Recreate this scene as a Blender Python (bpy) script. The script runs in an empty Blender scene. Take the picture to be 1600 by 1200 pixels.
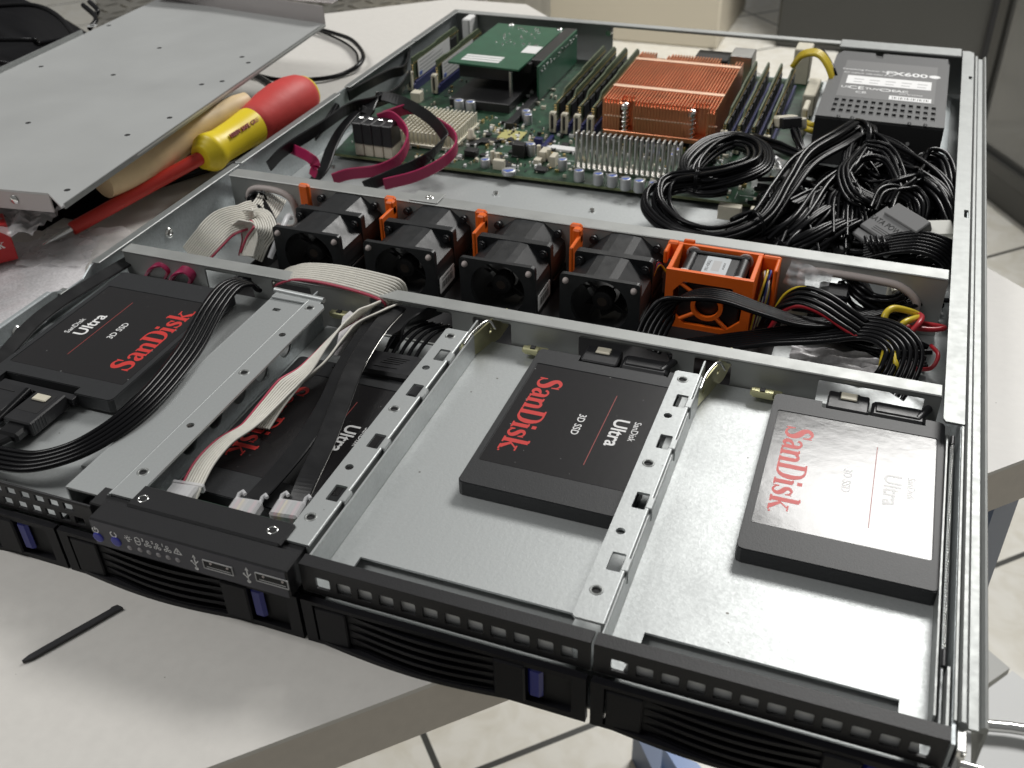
import bpy, math, random
import numpy as np
from mathutils import Vector, Matrix
from mathutils.geometry import tessellate_polygon
random.seed(7)
S = 0.001
SC = bpy.context.scene
COL = SC.collection
PI = math.pi
# ---------------------------------------------------------------- camera
CAM = np.array([386.209, -210.752, 301.010]); ROT = (0.95147, 0.02425, 0.35876); FPX = 1593.46
cd = bpy.data.cameras.new("camera"); cam = bpy.data.objects.new("camera", cd); COL.objects.link(cam)
cam.location = CAM*S; cam.rotation_euler = ROT
cd.sensor_width = 36; cd.lens = FPX/1600*36; cd.clip_start = 0.02; cd.clip_end = 60
cd.dof.use_dof = True; cd.dof.focus_distance = 0.46; cd.dof.aperture_fstop = 20
SC.camera = cam
# ---------------------------------------------------------------- world and lamps
w = bpy.data.worlds.new("World"); SC.world = w; w.use_nodes = True
nt = w.node_tree; bg = nt.nodes['Background']
tc = nt.nodes.new('ShaderNodeTexCoord'); sp = nt.nodes.new('ShaderNodeSeparateXYZ'); cr = nt.nodes.new('ShaderNodeValToRGB')
nt.links.new(tc.outputs['Generated'], sp.inputs[0]); nt.links.new(sp.outputs['Z'], cr.inputs[0]); nt.links.new(cr.outputs[0], bg.inputs[0])
cr.color_ramp.elements[0].position = 0.0; cr.color_ramp.elements[0].color = (.52, .51, .48, 1)
cr.color_ramp.elements[1].position = 0.7; cr.color_ramp.elements[1].color = (.86, .87, .86, 1)
bg.inputs[1].default_value = 0.17
def lamp(name, loc, target, sx, sy, power, col=(1, .97, .92), spin=0):
    l = bpy.data.lights.new(name, 'AREA'); l.shape = 'RECTANGLE'; l.size = sx*S; l.size_y = sy*S; l.energy = power; l.color = col
    o = bpy.data.objects.new(name, l); COL.objects.link(o); o.location = Vector(loc)*S
    d = (Vector(target)-Vector(loc)); o.rotation_euler = (d.to_track_quat('-Z', 'Y').to_matrix() @ Matrix.Rotation(spin, 3, 'Z')).to_euler()
    return o
lamp('ceiling_or_fill_lamp', (800, 2330, 1950), (800, 2331, 0), 1050, 950, 72, (1, .985, .955), spin=math.radians(28))
lamp('ceiling_or_fill_lamp', (-1100, -300, 2100), (-1100, -301, 0), 1200, 600, 22, (1, .99, .97))  # fill lamp added to brighten desk and front, not a known ceiling light
SC.view_settings.view_transform = 'Standard'; SC.view_settings.look = 'None'; SC.view_settings.exposure = 0.36; SC.view_settings.gamma = 1
SC.cycles.use_denoising = True
# ---------------------------------------------------------------- pixel to point
ca, sa = math.cos(ROT[0]), math.sin(ROT[0]); cb, sb = math.cos(ROT[1]), math.sin(ROT[1]); cc, sc_ = math.cos(ROT[2]), math.sin(ROT[2])
RM = np.array([[cc, -sc_, 0], [sc_, cc, 0], [0, 0, 1]]) @ np.array([[cb, 0, sb], [0, 1, 0], [-sb, 0, cb]]) @ np.array([[1, 0, 0], [0, ca, -sa], [0, sa, ca]])
def at(px, py, z=None, y=None, x=None):
    d = RM @ np.array([(px-800)/FPX, -(py-600)/FPX, -1.])
    i, v = (2, z) if z is not None else ((1, y) if y is not None else (0, x))
    return Vector(CAM + (v-CAM[i])/d[i]*d)
def P(*l): return [at(a, b, z=c) for a, b, c in l]
# ---------------------------------------------------------------- materials
def mat(name, col, rough=.5, metal=0., var=0., vs=60., bump=0., bs=400., spec=.5, rvar=0., alpha=1., trans=0., kind='noise', coat=0., emit=0):
    m = bpy.data.materials.new(name); m.use_nodes = True; n = m.node_tree; b = n.nodes['Principled BSDF']
    b.inputs['Base Color'].default_value = (*col, 1); b.inputs['Roughness'].default_value = rough; b.inputs['Metallic'].default_value = metal
    b.inputs['Specular IOR Level'].default_value = spec; b.inputs['Alpha'].default_value = alpha; b.inputs['Transmission Weight'].default_value = trans
    b.inputs['Coat Weight'].default_value = coat
    t = n.nodes.new('ShaderNodeTexCoord')
    def tex(scale, k=kind, det=4.):
        if k == 'voronoi':
            q = n.nodes.new('ShaderNodeTexVoronoi'); q.inputs['Scale'].default_value = scale; o = q.outputs['Color']
        else:
            q = n.nodes.new('ShaderNodeTexNoise'); q.inputs['Scale'].default_value = scale; q.inputs['Detail'].default_value = det; o = q.outputs['Fac']
        n.links.new(t.outputs['Object'], q.inputs['Vector']); return o
    if var > 0:
        r = n.nodes.new('ShaderNodeValToRGB'); n.links.new(tex(vs), r.inputs[0])
        r.color_ramp.elements[0].position = .3; r.color_ramp.elements[1].position = .7
        r.color_ramp.elements[0].color = (*[max(0, c*(1-var)) for c in col], 1); r.color_ramp.elements[1].color = (*[min(1, c*(1+var)) for c in col], 1)
        n.links.new(r.outputs[0], b.inputs['Base Color'])
    if rvar > 0:
        mr = n.nodes.new('ShaderNodeMapRange'); n.links.new(tex(vs*1.7, 'noise'), mr.inputs[0])
        mr.inputs[1].default_value = .3; mr.inputs[2].default_value = .7; mr.inputs[3].default_value = max(.02, rough-rvar); mr.inputs[4].default_value = rough+rvar
        n.links.new(mr.outputs[0], b.inputs['Roughness'])
    if bump > 0:
        bm = n.nodes.new('ShaderNodeBump'); bm.inputs['Strength'].default_value = bump; bm.inputs['Distance'].default_value = .0004
        n.links.new(tex(bs, 'noise', 3.), bm.inputs['Height']); n.links.new(bm.outputs[0], b.inputs['Normal'])
    if emit: b.inputs['Emission Color'].default_value = (*col, 1); b.inputs['Emission Strength'].default_value = emit
    return m
def specks(m, scale, thr, dark, src=None):
    """sparse specks of dirt on a surface"""
    n = m.node_tree; b = n.nodes['Principled BSDF']; t = n.nodes.new('ShaderNodeTexCoord')
    vo = n.nodes.new('ShaderNodeTexVoronoi'); vo.inputs['Scale'].default_value = scale; n.links.new(t.outputs['Object'], vo.inputs['Vector'])
    wn = n.nodes.new('ShaderNodeMath'); wn.operation = 'LESS_THAN'; n.links.new(vo.outputs['Distance'], wn.inputs[0])
    sp_ = n.nodes.new('ShaderNodeSeparateColor'); n.links.new(vo.outputs['Color'], sp_.inputs[0])
    mu = n.nodes.new('ShaderNodeMath'); mu.operation = 'MULTIPLY'; mu.inputs[1].default_value = thr; n.links.new(sp_.outputs[0], mu.inputs[0]); n.links.new(mu.outputs[0], wn.inputs[1])
    g = n.nodes.new('ShaderNodeMath'); g.operation = 'GREATER_THAN'; g.inputs[1].default_value = .6; n.links.new(sp_.outputs[1], g.inputs[0])
    f = n.nodes.new('ShaderNodeMath'); f.operation = 'MULTIPLY'; n.links.new(wn.outputs[0], f.inputs[0]); n.links.new(g.outputs[0], f.inputs[1])
    mx = n.nodes.new('ShaderNodeMix'); mx.data_type = 'RGBA'; n.links.new(f.outputs[0], mx.inputs['Factor'])
    lk = [l for l in n.links if l.to_socket == b.inputs['Base Color']]
    if lk: n.links.new(lk[0].from_socket, mx.inputs['A'])
    else: mx.inputs['A'].default_value = b.inputs['Base Color'].default_value
    mx.inputs['B'].default_value = (*dark, 1); n.links.new(mx.outputs['Result'], b.inputs['Base Color'])
def galv(name, col, rough, var, bump, metal=.62):
    """zinc coated sheet: spangle cells, fine mottling, light scratches"""
    m = mat(name, col, rough, metal); n = m.node_tree; b = n.nodes['Principled BSDF']
    t = n.nodes.new('ShaderNodeTexCoord')
    vo = n.nodes.new('ShaderNodeTexNoise'); vo.inputs['Scale'].default_value = 700; vo.inputs['Detail'].default_value = 3; vo.inputs['Distortion'].default_value = .6
    no = n.nodes.new('ShaderNodeTexNoise'); no.inputs['Scale'].default_value = 28; no.inputs['Detail'].default_value = 6; no.inputs['Roughness'].default_value = .65
    mp = n.nodes.new('ShaderNodeMapping'); mp.inputs['Scale'].default_value = (1, .12, 1); mp.inputs['Rotation'].default_value = (0, 0, .5)
    st = n.nodes.new('ShaderNodeTexNoise'); st.inputs['Scale'].default_value = 420; st.inputs['Detail'].default_value = 2
    n.links.new(t.outputs['Object'], mp.inputs[0]); n.links.new(mp.outputs[0], st.inputs['Vector'])
    for q in (vo, no): n.links.new(t.outputs['Object'], q.inputs['Vector'])
    mx = n.nodes.new('ShaderNodeMath'); mx.operation = 'ADD'; n.links.new(vo.outputs['Fac'], mx.inputs[0]); n.links.new(no.outputs['Fac'], mx.inputs[1])
    r = n.nodes.new('ShaderNodeValToRGB'); r.color_ramp.elements[0].position = .38*1; r.color_ramp.elements[1].position = .66
    hm = n.nodes.new('ShaderNodeMath'); hm.operation = 'MULTIPLY'; hm.inputs[1].default_value = .5; n.links.new(mx.outputs[0], hm.inputs[0]); n.links.new(hm.outputs[0], r.inputs[0])
    r.color_ramp.elements[0].color = (*[c*(1-var) for c in col], 1); r.color_ramp.elements[1].color = (*[min(1, c*(1+var)) for c in col], 1)
    n.links.new(r.outputs[0], b.inputs['Base Color'])
    mr = n.nodes.new('ShaderNodeMapRange'); n.links.new(hm.outputs[0], mr.inputs[0]); mr.inputs[1].default_value = .35; mr.inputs[2].default_value = .65
    mr.inputs[3].default_value = rough+.05; mr.inputs[4].default_value = max(.1, rough-.04); n.links.new(mr.outputs[0], b.inputs['Roughness'])
    ad = n.nodes.new('ShaderNodeMath'); ad.operation = 'MULTIPLY_ADD'; ad.inputs[1].default_value = .35; n.links.new(st.outputs['Fac'], ad.inputs[0]); n.links.new(vo.outputs['Fac'], ad.inputs[2])
    bm = n.nodes.new('ShaderNodeBump'); bm.inputs['Strength'].default_value = bump; bm.inputs['Distance'].default_value = .0005
    n.links.new(ad.outputs[0], bm.inputs['Height']); n.links.new(bm.outputs[0], b.inputs['Normal'])
    return m
M = {}
M['galv'] = galv('galvanised_steel', (.47, .49, .49), .47, .07, .10)
M['galv_wall'] = galv('galvanised_wall', (.46, .495, .505), .48, .14, .2)
M['steel'] = mat('rolled_steel', (.27, .28, .275), .46, .6, var=.05, vs=160, bump=.06, bs=1500, rvar=.04)
M['beam'] = mat('beam_steel', (.37, .38, .37), .5, .5, var=.05, vs=50, bump=.1, bs=1200, rvar=.06)
M['chrome'] = mat('bright_metal', (.8, .8, .78), .16, 1.)
M['brass'] = mat('chromate_yellow', (.62, .60, .36), .3, .85, var=.15, vs=120)
M['lid'] = mat('painted_lid', (.46, .47, .465), .42, .3, var=.03, vs=14, bump=.06, bs=1500, rvar=.05)
M['lid_side'] = mat('lid_fold', (.42, .39, .385), .35, .5)  # lid paint with the pink reflection tinted into the colour
M['blackpaint'] = mat('black_powder_coat', (.008, .008, .0095), .5, 0, bump=.2, bs=1800, var=.1, vs=100)
M['panel'] = mat('indigo_foil', (.030, .030, .042), .38, 0)
M['blackpl'] = mat('black_plastic', (.016, .016, .018), .42, bump=.1, bs=1500, rvar=.06, vs=80)
M['fan'] = mat('fan_plastic', (.011, .012, .0135), .42, var=.12, vs=90, bump=.12, bs=1400, rvar=.06)
M['bezel'] = mat('bezel_plastic', (.003, .003, .005), .5, bump=.15, bs=1600, spec=.25)
M['dark'] = mat('dark_inside', (.008, .008, .009), .7)
M['ssd'] = mat('ssd_shell', (.019, .020, .022), .5, 0, var=.18, vs=1500, bump=.16, bs=1800)
M['ssd_label'] = mat('ssd_label_film', (.014, .013, .014), .26, 0, bump=.05, bs=260, spec=.6)
M['ssd_label_gloss'] = mat('ssd_label_gloss', (.022, .021, .022), .16, 0, bump=.10, bs=170, spec=.38, coat=.0)
M['red_ink'] = mat('red_ink', (.58, .04, .035), .45)
M['dim_red'] = mat('thin_red_ink', (.30, .05, .045), .45)
M['white_ink'] = mat('white_ink', (.78, .78, .78), .5)
M['grey_ink'] = mat('grey_ink', (.42, .42, .42), .5)
M['white'] = mat('white_sticker', (.74, .74, .73), .5, var=.03, vs=300)
M['ivory'] = mat('ivory_plastic', (.62, .58, .47), .42, var=.06, vs=200)
M['cable'] = mat('black_wire', (.004, .004, .005), .26, spec=.2)
M['cable_flat'] = mat('black_flat_cable', (.006, .006, .007), .36, rvar=.06, vs=60, spec=.4)
M['ribbon'] = mat('grey_ribbon', (.66, .64, .58), .48, var=.05, vs=400)
M['ribbon_red'] = mat('ribbon_red_edge', (.42, .05, .09), .45)
M['magenta'] = mat('magenta_cable', (.36, .018, .085), .36, rvar=.05)
M['yellow_wire'] = mat('yellow_wire', (.62, .47, .03), .35)
M['red_wire'] = mat('red_wire', (.40, .02, .03), .35)
M['blue_wire'] = mat('blue_wire', (.03, .06, .28), .35)
M['orange'] = mat('orange_plastic', (.84, .145, .012), .4, var=.05, vs=80, bump=.05, bs=900)
M['rubber'] = mat('pale_rubber', (.50, .44, .42), .6)
M['copper'] = mat('copper', (.82, .345, .185), .34, .95, var=.06, vs=40, rvar=.06)
M['copper_hi'] = mat('copper_band', (.98, .68, .50), .4, .7, var=.05, vs=60)  # paler copper, the highlight of the bands put into the colour
M['alu'] = mat('aluminium_fins', (.62, .61, .58), .34, 1., var=.06, vs=80)
M['alu_gold'] = mat('chipset_fins', (.72, .69, .58), .42, .5)
M['pcb'] = mat('green_board', (.018, .058, .030), .42, var=.6, vs=130, bump=.2, bs=500, spec=.6)
M['pcb2'] = mat('green_card', (.022, .10, .055), .36, var=.12, vs=90, spec=.6)
M['pcb_edge'] = mat('board_edge', (.16, .19, .09), .5, var=.3, vs=300)
M['ram'] = mat('memory_board', (.085, .11, .062), .42, var=.25, vs=250)
M['chip'] = mat('chip_black', (.02, .02, .021), .4)
M['gold'] = mat('gold', (.75, .55, .25), .3, 1.)
M['blueslot'] = mat('blue_slot', (.012, .016, .10), .4)
M['cap'] = mat('capacitor_can', (.46, .47, .48), .4, .45, var=.05)
M['capblue'] = mat('capacitor_mark', (.10, .17, .55), .4, .3)
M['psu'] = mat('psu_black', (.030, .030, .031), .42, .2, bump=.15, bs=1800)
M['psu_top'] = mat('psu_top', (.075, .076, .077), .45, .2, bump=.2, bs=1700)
M['psu_label'] = mat('psu_label', (.13, .13, .13), .45)
M['desk'] = mat('desk_laminate', (.64, .62, .585), .42, var=.025, vs=220, bump=.08, bs=1500)
M['desk_edge'] = mat('desk_edge_band', (.60, .55, .49), .5, var=.03, vs=200)
M['navy'] = mat('navy_steel', (.085, .12, .20), .45, .1)
M['clear'] = mat('milky_plastic', (.80, .80, .82), .25, alpha=.55, var=.03, bump=.3, bs=120)
M['bagfilm'] = mat('clear_film', (.80, .78, .79), .2, alpha=.38, var=.04, bump=.5, bs=90, spec=.8)
M['foam'] = mat('mottled_bag', (.58, .565, .575), .3, var=.16, vs=700, bump=.35, bs=90)
M['red_box'] = mat('red_card', (.50, .012, .014), .4)
M['tool_red'] = mat('tool_red', (.52, .030, .020), .42, bump=.1, bs=500)
M['tool_red_soft'] = mat('tool_red_rubber', (.55, .050, .045), .55, bump=.9, bs=95, var=.06, vs=80)
M['tool_yellow'] = mat('tool_yellow', (.78, .60, .02), .4)
M['wood'] = mat('beech_wood', (.70, .53, .31), .5, var=.10, vs=60)
M['bagblack'] = mat('black_fabric', (.004, .004, .005), .7, spec=.12, bump=.4, bs=200)
M['glass'] = mat('smoked_glass', (.115, .115, .11), .12, 0, spec=.8)
M['cabinet'] = mat('dark_cabinet', (.046, .046, .042), .5, var=.04, vs=3)
M['cream'] = mat('cream_panel', (.56, .51, .41), .55, var=.02, vs=4)
M['paperwhite'] = mat('grey_white_box', (.60, .61, .61), .5, var=.02, vs=10)
M['checker'] = mat('chequer_plate', (.46, .44, .39), .3, .9, var=.15, vs=30)
# floor tiles
def floor_mat():
    m = mat('marble_tiles', (.6, .57, .5), .3); n = m.node_tree; b = n.nodes['Principled BSDF']
    t = n.nodes.new('ShaderNodeTexCoord'); mp = n.nodes.new('ShaderNodeMapping'); mp.inputs['Rotation'].default_value = (0, 0, -math.radians(44))
    n.links.new(t.outputs['Object'], mp.inputs[0])
    br = n.nodes.new('ShaderNodeTexBrick'); br.offset = 0; br.inputs['Scale'].default_value = 1; br.inputs['Brick Width'].default_value = .33; br.inputs['Row Height'].default_value = .33
    br.inputs['Mortar Size'].default_value = .004; br.inputs['Mortar Smooth'].default_value = .1
    c, s = math.cos(-math.radians(44)), math.sin(-math.radians(44))
    x0, y0 = .060, .375
    mp.inputs['Location'].default_value = (-(c*x0-s*y0), -(s*x0+c*y0), 0)
    n.links.new(mp.outputs[0], br.inputs['Vector'])
    no = n.nodes.new('ShaderNodeTexNoise'); no.inputs['Scale'].default_value = 22; no.inputs['Detail'].default_value = 6; no.inputs['Distortion'].default_value = 1.2
    n.links.new(t.outputs['Object'], no.inputs['Vector'])
    r = n.nodes.new('ShaderNodeValToRGB'); n.links.new(no.outputs['Fac'], r.inputs[0])
    r.color_ramp.elements[0].position = .35; r.color_ramp.elements[0].color = (.68, .65, .57, 1); r.color_ramp.elements[1].position = .62; r.color_ramp.elements[1].color = (.77, .75, .69, 1)
    n.links.new(r.outputs[0], br.inputs['Color1']); n.links.new(r.outputs[0], br.inputs['Color2']); br.inputs['Mortar'].default_value = (.05, .05, .045, 1)
    n.links.new(br.outputs['Color'], b.inputs['Base Color'])
    return m
M['floor'] = floor_mat()
specks(M['galv'], 150, .085, (.16, .155, .145)); specks(M['desk'], 120, .05, (.30, .28, .25)); specks(M['lid'], 60, .03, (.2, .2, .2)); specks(M['ssd_label'], 260, .10, (.25, .25, .25)); specks(M['ssd'], 300, .10, (.16, .16, .16))
# ---------------------------------------------------------------- mesh builder (millimetres)
def rrect(x0, x1, y0, y1, r=1., n=4):
    p = []
    for cx, cy, a in ((x1-r, y1-r, 0), (x0+r, y1-r, 90), (x0+r, y0+r, 180), (x1-r, y0+r, 270)):
        for k in range(n+1):
            t = math.radians(a+90*k/n); p.append((cx+r*math.cos(t), cy+r*math.sin(t)))
    return p
def circ(cx, cy, r, n=20, ry=None):
    return [(cx+r*math.cos(2*PI*k/n), cy+(ry or r)*math.sin(2*PI*k/n)) for k in range(n)]
def spline(pts, k=8):
    p = [Vector(q) for q in pts]; p = [p[0]*2-p[1]]+p+[p[-1]*2-p[-2]]; out = []
    for i in range(1, len(p)-2):
        for j in range(k):
            t = j/k; a, b, c, d = p[i-1], p[i], p[i+1], p[i+2]
            out.append(.5*((2*b)+(c-a)*t+(2*a-5*b+4*c-d)*t*t+(3*b-a-3*c+d)*t**3))
    out.append(p[-2]); return out
class MB:
    def __init__(s): s.v = []; s.f = []; s.m = []; s.sm = []
    def add(s, v, f, m=0, smooth=False, T=None):
        o = len(s.v)
        s.v += [tuple(T @ Vector(q)) if T else tuple(q) for q in v]
        for g in f: s.f.append([o+i for i in g]); s.m.append(m); s.sm.append(smooth)
        return s
    def box(s, x0, x1, y0, y1, z0, z1, m=0, T=None, c=None):
        if x0 > x1: x0, x1 = x1, x0
        if y0 > y1: y0, y1 = y1, y0
        if z0 > z1: z0, z1 = z1, z0
        if c is None: c = min(x1-x0, y1-y0, z1-z0)*.12; c = min(c, .5)
        v = []; X = (x0, x1); Y = (y0, y1); Z = (z0, z1); idx = {}
        for i in (0, 1):
            for j in (0, 1):
                for k in (0, 1):
                    sx, sy, sz = (1, -1)[i], (1, -1)[j], (1, -1)[k]
                    for a in range(3):
                        q = [X[i]+c*sx, Y[j]+c*sy, Z[k]+c*sz]; q[a] = (X[i], Y[j], Z[k])[a]
                        idx[(i, j, k, a)] = len(v); v.append(q)
        f = []
        I = lambda i, j, k, a: idx[(i, j, k, a)]
        for e in (0, 1):
            r = lambda l: l if e else l[::-1]
            f.append(r([I(e, 0, 0, 0), I(e, 1, 0, 0), I(e, 1, 1, 0), I(e, 0, 1, 0)]))
            f.append(r([I(0, e, 0, 1), I(0, e, 1, 1), I(1, e, 1, 1), I(1, e, 0, 1)]))
            f.append(r([I(0, 0, e, 2), I(1, 0, e, 2), I(1, 1, e, 2), I(0, 1, e, 2)]))
        for i in (0, 1):
            for j in (0, 1):
                f.append([I(i, j, 0, 0), I(i, j, 1, 0), I(i, j, 1, 1), I(i, j, 0, 1)])
                f.append([I(i, 0, j, 0), I(i, 1, j, 0), I(i, 1, j, 2), I(i, 0, j, 2)])
                f.append([I(0, i, j, 1), I(1, i, j, 1), I(1, i, j, 2), I(0, i, j, 2)])
                for k in (0, 1): f.append([I(i, j, k, 0), I(i, j, k, 1), I(i, j, k, 2)])
        return s.add(v, f, m, False, T)
    def cyl(s, p0, p1, r0, r1=None, n=16, m=0, cap=True, smooth=True, T=None):
        p0, p1 = Vector(p0), Vector(p1); r1 = r0 if r1 is None else r1; d = (p1-p0).normalized()
        u = d.orthogonal().normalized(); w_ = d.cross(u); v = []
        for p, r in ((p0, r0), (p1, r1)):
            for k in range(n): a = 2*PI*k/n; v.append(p+u*(r*math.cos(a))+w_*(r*math.sin(a)))
        f = [[k, (k+1) % n, n+(k+1) % n, n+k] for k in range(n)]; s.add(v, f, m, smooth, T)
        if cap: s.add(v[:n], [list(range(n))[::-1]], m, False, T); s.add(v[n:], [list(range(n))], m, False, T)
        return s
    def lathe(s, p0, axis, prof, n=24, m=0, T=None):
        p0 = Vector(p0); d = Vector(axis).normalized(); u = d.orthogonal().normalized(); w_ = d.cross(u); v = []
        for h, r in prof:
            for k in range(n): a = 2*PI*k/n; v.append(p0+d*h+u*(r*math.cos(a))+w_*(r*math.sin(a)))
        f = [[i*n+k, i*n+(k+1) % n, (i+1)*n+(k+1) % n, (i+1)*n+k] for i in range(len(prof)-1) for k in range(n)]
        return s.add(v, f, m, True, T)
    def tube(s, path, r, n=8, m=0, closed=False, taper=None):
        L = len(path); v = []; prev = None
        for i, p in enumerate(path):
            a = path[(i-1) % L] if (i > 0 or closed) else p; b = path[(i+1) % L] if (i < L-1 or closed) else p
            t = (b-a); t = t.normalized() if t.length > 1e-9 else Vector((1, 0, 0))
            u = (prev-t*prev.dot(t)) if prev else t.orthogonal()
            if u.length < 1e-6: u = t.orthogonal()
            u.normalize(); prev = u; w_ = t.cross(u); rr = r*(taper(i/(L-1)) if taper else 1)
            for k in range(n): q = 2*PI*k/n; v.append(p+u*(rr*math.cos(q))+w_*(rr*math.sin(q)))
        f = [[i*n+k, i*n+(k+1) % n, ((i+1) % L)*n+(k+1) % n, ((i+1) % L)*n+k] for i in range(L if closed else L-1) for k in range(n)]
        s.add(v, f, m, True)
        if not closed: s.add(v[:n], [list(range(n))[::-1]], m); s.add(v[-n:], [list(range(n))], m)
        return s
    def sweep(s, path, wd, sec, m=0, smooth=True):
        """section (a,b) swept along path; a runs along the width direction"""
        L = len(path); v = []; n = len(sec)
        for i, p in enumerate(path):
            t = (path[min(i+1, L-1)]-path[max(i-1, 0)]).normalized(); W = wd(i/(L-1)); W = (W-t*W.dot(t)).normalized(); N = t.cross(W)
            for a, b in sec: v.append(p+W*a+N*b)
        f = [[i*n+k, i*n+(k+1) % n, (i+1)*n+(k+1) % n, (i+1)*n+k] for i in range(L-1) for k in range(n)]
        s.add(v, f, m, smooth); s.add(v[:n], [list(range(n))[::-1]], m); s.add(v[-n:], [list(range(n))], m)
        return s
    def sheet(s, out, holes, z0, z1, m=0, T=None):
        loops = [out]+list(holes); tri = tessellate_polygon([[Vector((a, b, 0)) for a, b in l] for l in loops])
        fl = [q for l in loops for q in l]; n = len(fl)
        v = [(a, b, z1) for a, b in fl]+[(a, b, z0) for a, b in fl]; f = []
        for t in tri:
            a, b, c = [Vector((*fl[i], 0)) for i in t]
            t = list(t) if (b-a).cross(c-a).z > 0 else list(t)[::-1]
            f.append(t); f.append([n+i for i in t[::-1]])
        o = 0
        for l in loops:
            k = len(l)
            for i in range(k): j = (i+1) % k; f.append([o+i, o+j, n+o+j, n+o+i][::-1])
            o += k
        return s.add(v, f, m, False, T)
    def text(s, body, size, T, m=0, ext=.03, bold=0., align='CENTER'):
        c = bpy.data.curves.new('t', 'FONT'); c.body = body; c.size = size; c.extrude = ext; c.offset = bold; c.align_x = align; c.align_y = 'CENTER'; c.resolution_u = 3
        o = bpy.data.objects.new('t', c); me = bpy.data.meshes.new_from_object(o)
        s.add([tuple(q.co) for q in me.vertices], [list(p.vertices) for p in me.polygons], m, False, T)
        bpy.data.objects.remove(o); bpy.data.curves.remove(c); bpy.data.meshes.remove(me); return s
    def build(s, name, mats, parent=None, origin=(0, 0, 0), loc=None, label=None):
        me = bpy.data.meshes.new(name); o_ = Vector(origin)
        me.from_pydata([tuple((Vector(q)-o_)*S) for q in s.v], [], s.f); me.update()
        if not isinstance(mats, (list, tuple)): mats = [mats]
        for q in mats: me.materials.append(M[q] if isinstance(q, str) else q)
        me.polygons.foreach_set('material_index', s.m); me.polygons.foreach_set('use_smooth', s.sm)
        o = bpy.data.objects.new(name, me); COL.objects.link(o)
        if parent: o.parent = parent
        else: o.location = (Vector(loc) if loc is not None else o_)*S
        if label: o['label'] = label
        return o
def tag(o, label, cat, group=None):
    o['label'] = label; o['category'] = cat
    if group: o['group'] = group
    return o
def thing(name, label, cat, loc=(0, 0, 0), rz=0, group=None):
    o = bpy.data.objects.new(name, None); COL.objects.link(o); o.location = Vector(loc)*S; o.rotation_euler = (0, 0, rz); o.empty_display_size = .01
    return tag(o, label, cat, group)
def dup(o, parent=None, skip=()):
    c = o.copy(); COL.objects.link(c); c.parent = parent
    for ch in list(o.children):
        if ch.name.split('.')[0] in skip: continue
        dup(ch, c, skip)
    return c
TX = lambda x, y, z: Matrix.Translation((x, y, z))
def frame(o, ux, uy):
    """matrix whose x axis is ux and y axis is uy, at o"""
    ux = Vector(ux).normalized(); uy = Vector(uy).normalized(); uz_ = ux.cross(uy)
    return Matrix(((ux.x, uy.x, uz_.x, o[0]), (ux.y, uy.y, uz_.y, o[1]), (ux.z, uy.z, uz_.z, o[2]), (0, 0, 0, 1)))
W, D, H = 437.5, 656.0, 43.0
PL = 29.0           # top of the drive cage plates
DESK = 7.0; FLOORZ = -713.0
BX = [3.0, 111.3, 219.7, 328.1, 436.5]
#=====STRUCTURE
o = MB().add([(-6000, -4000, FLOORZ), (6000, -4000, FLOORZ), (6000, 9000, FLOORZ), (-6000, 9000, FLOORZ)], [[0, 1, 2, 3]]).build('floor', 'floor'); o['kind'] = 'structure'
# desk
dk = thing('desk', 'pale grey laminate desk with a taupe edge band under the open server', 'desk', (0, 0, FLOORZ))
dp = [(552, 272), (150, 676), (20, 806), (-95, 800), (-900, 140), (-900, -560), (-286, -566), (549, 269)]
dp = [(551, 273), (10, 814), (-75, 812), (-1000, 40), (-1000, -1277)]
MB().sheet(dp, [], DESK-2, DESK).build('desk_top', 'desk', dk, (0, 0, FLOORZ))
ins = [(550, 273), (10, 813), (-75, 811), (-999, 40), (-999, -1275)]
MB().sheet(ins, [], DESK-27, DESK-2.01).build('edge_band', 'desk_edge', dk, (0, 0, FLOORZ))
for (px, py, ra) in ((465, 281, 63), (-40, 740, 45), (-700, -600, 45)):
    b = MB(); T = TX(px, py, 0) @ Matrix.Rotation(math.radians(ra), 4, 'Z')
    b.box(-22.5, 22.5, -22.5, 22.5, FLOORZ, DESK-27.1, T=T, c=4); b.build('leg', 'navy', dk, (0, 0, FLOORZ))
b = MB(); b.sheet([tuple(at(x, y, z=-660))[:2] for x, y in ((990, 1140), (1036, 1166), (1140, 1330), (1080, 1330))], [], FLOORZ, -660); b.build('foot', 'navy', dk, (0, 0, FLOORZ))
#=====CHASSIS
ch = thing('server_chassis', 'open galvanised rack server chassis with black front edge lying on the desk', 'server case', (W/2, D/2, DESK+1))
CO = (W/2, D/2, DESK+1)
def part(b, name, mats, parent=ch, label=None): return b.build(name, mats, parent, CO, label=label)
b = MB(); b.box(0.5, W-.5, 1, D-.5, 8, 9.2, c=.1, m=2)
for px, py in ((510, 258), (520, 262), (775, 303), (925, 330)):
    q = at(px, py, z=9.2); b.cyl(q, q+Vector((0, 0, 1.6)), 2, 1.6, m=1)
part(b, 'base_pan', ['galv_wall', 'chrome', 'galv'])
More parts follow.
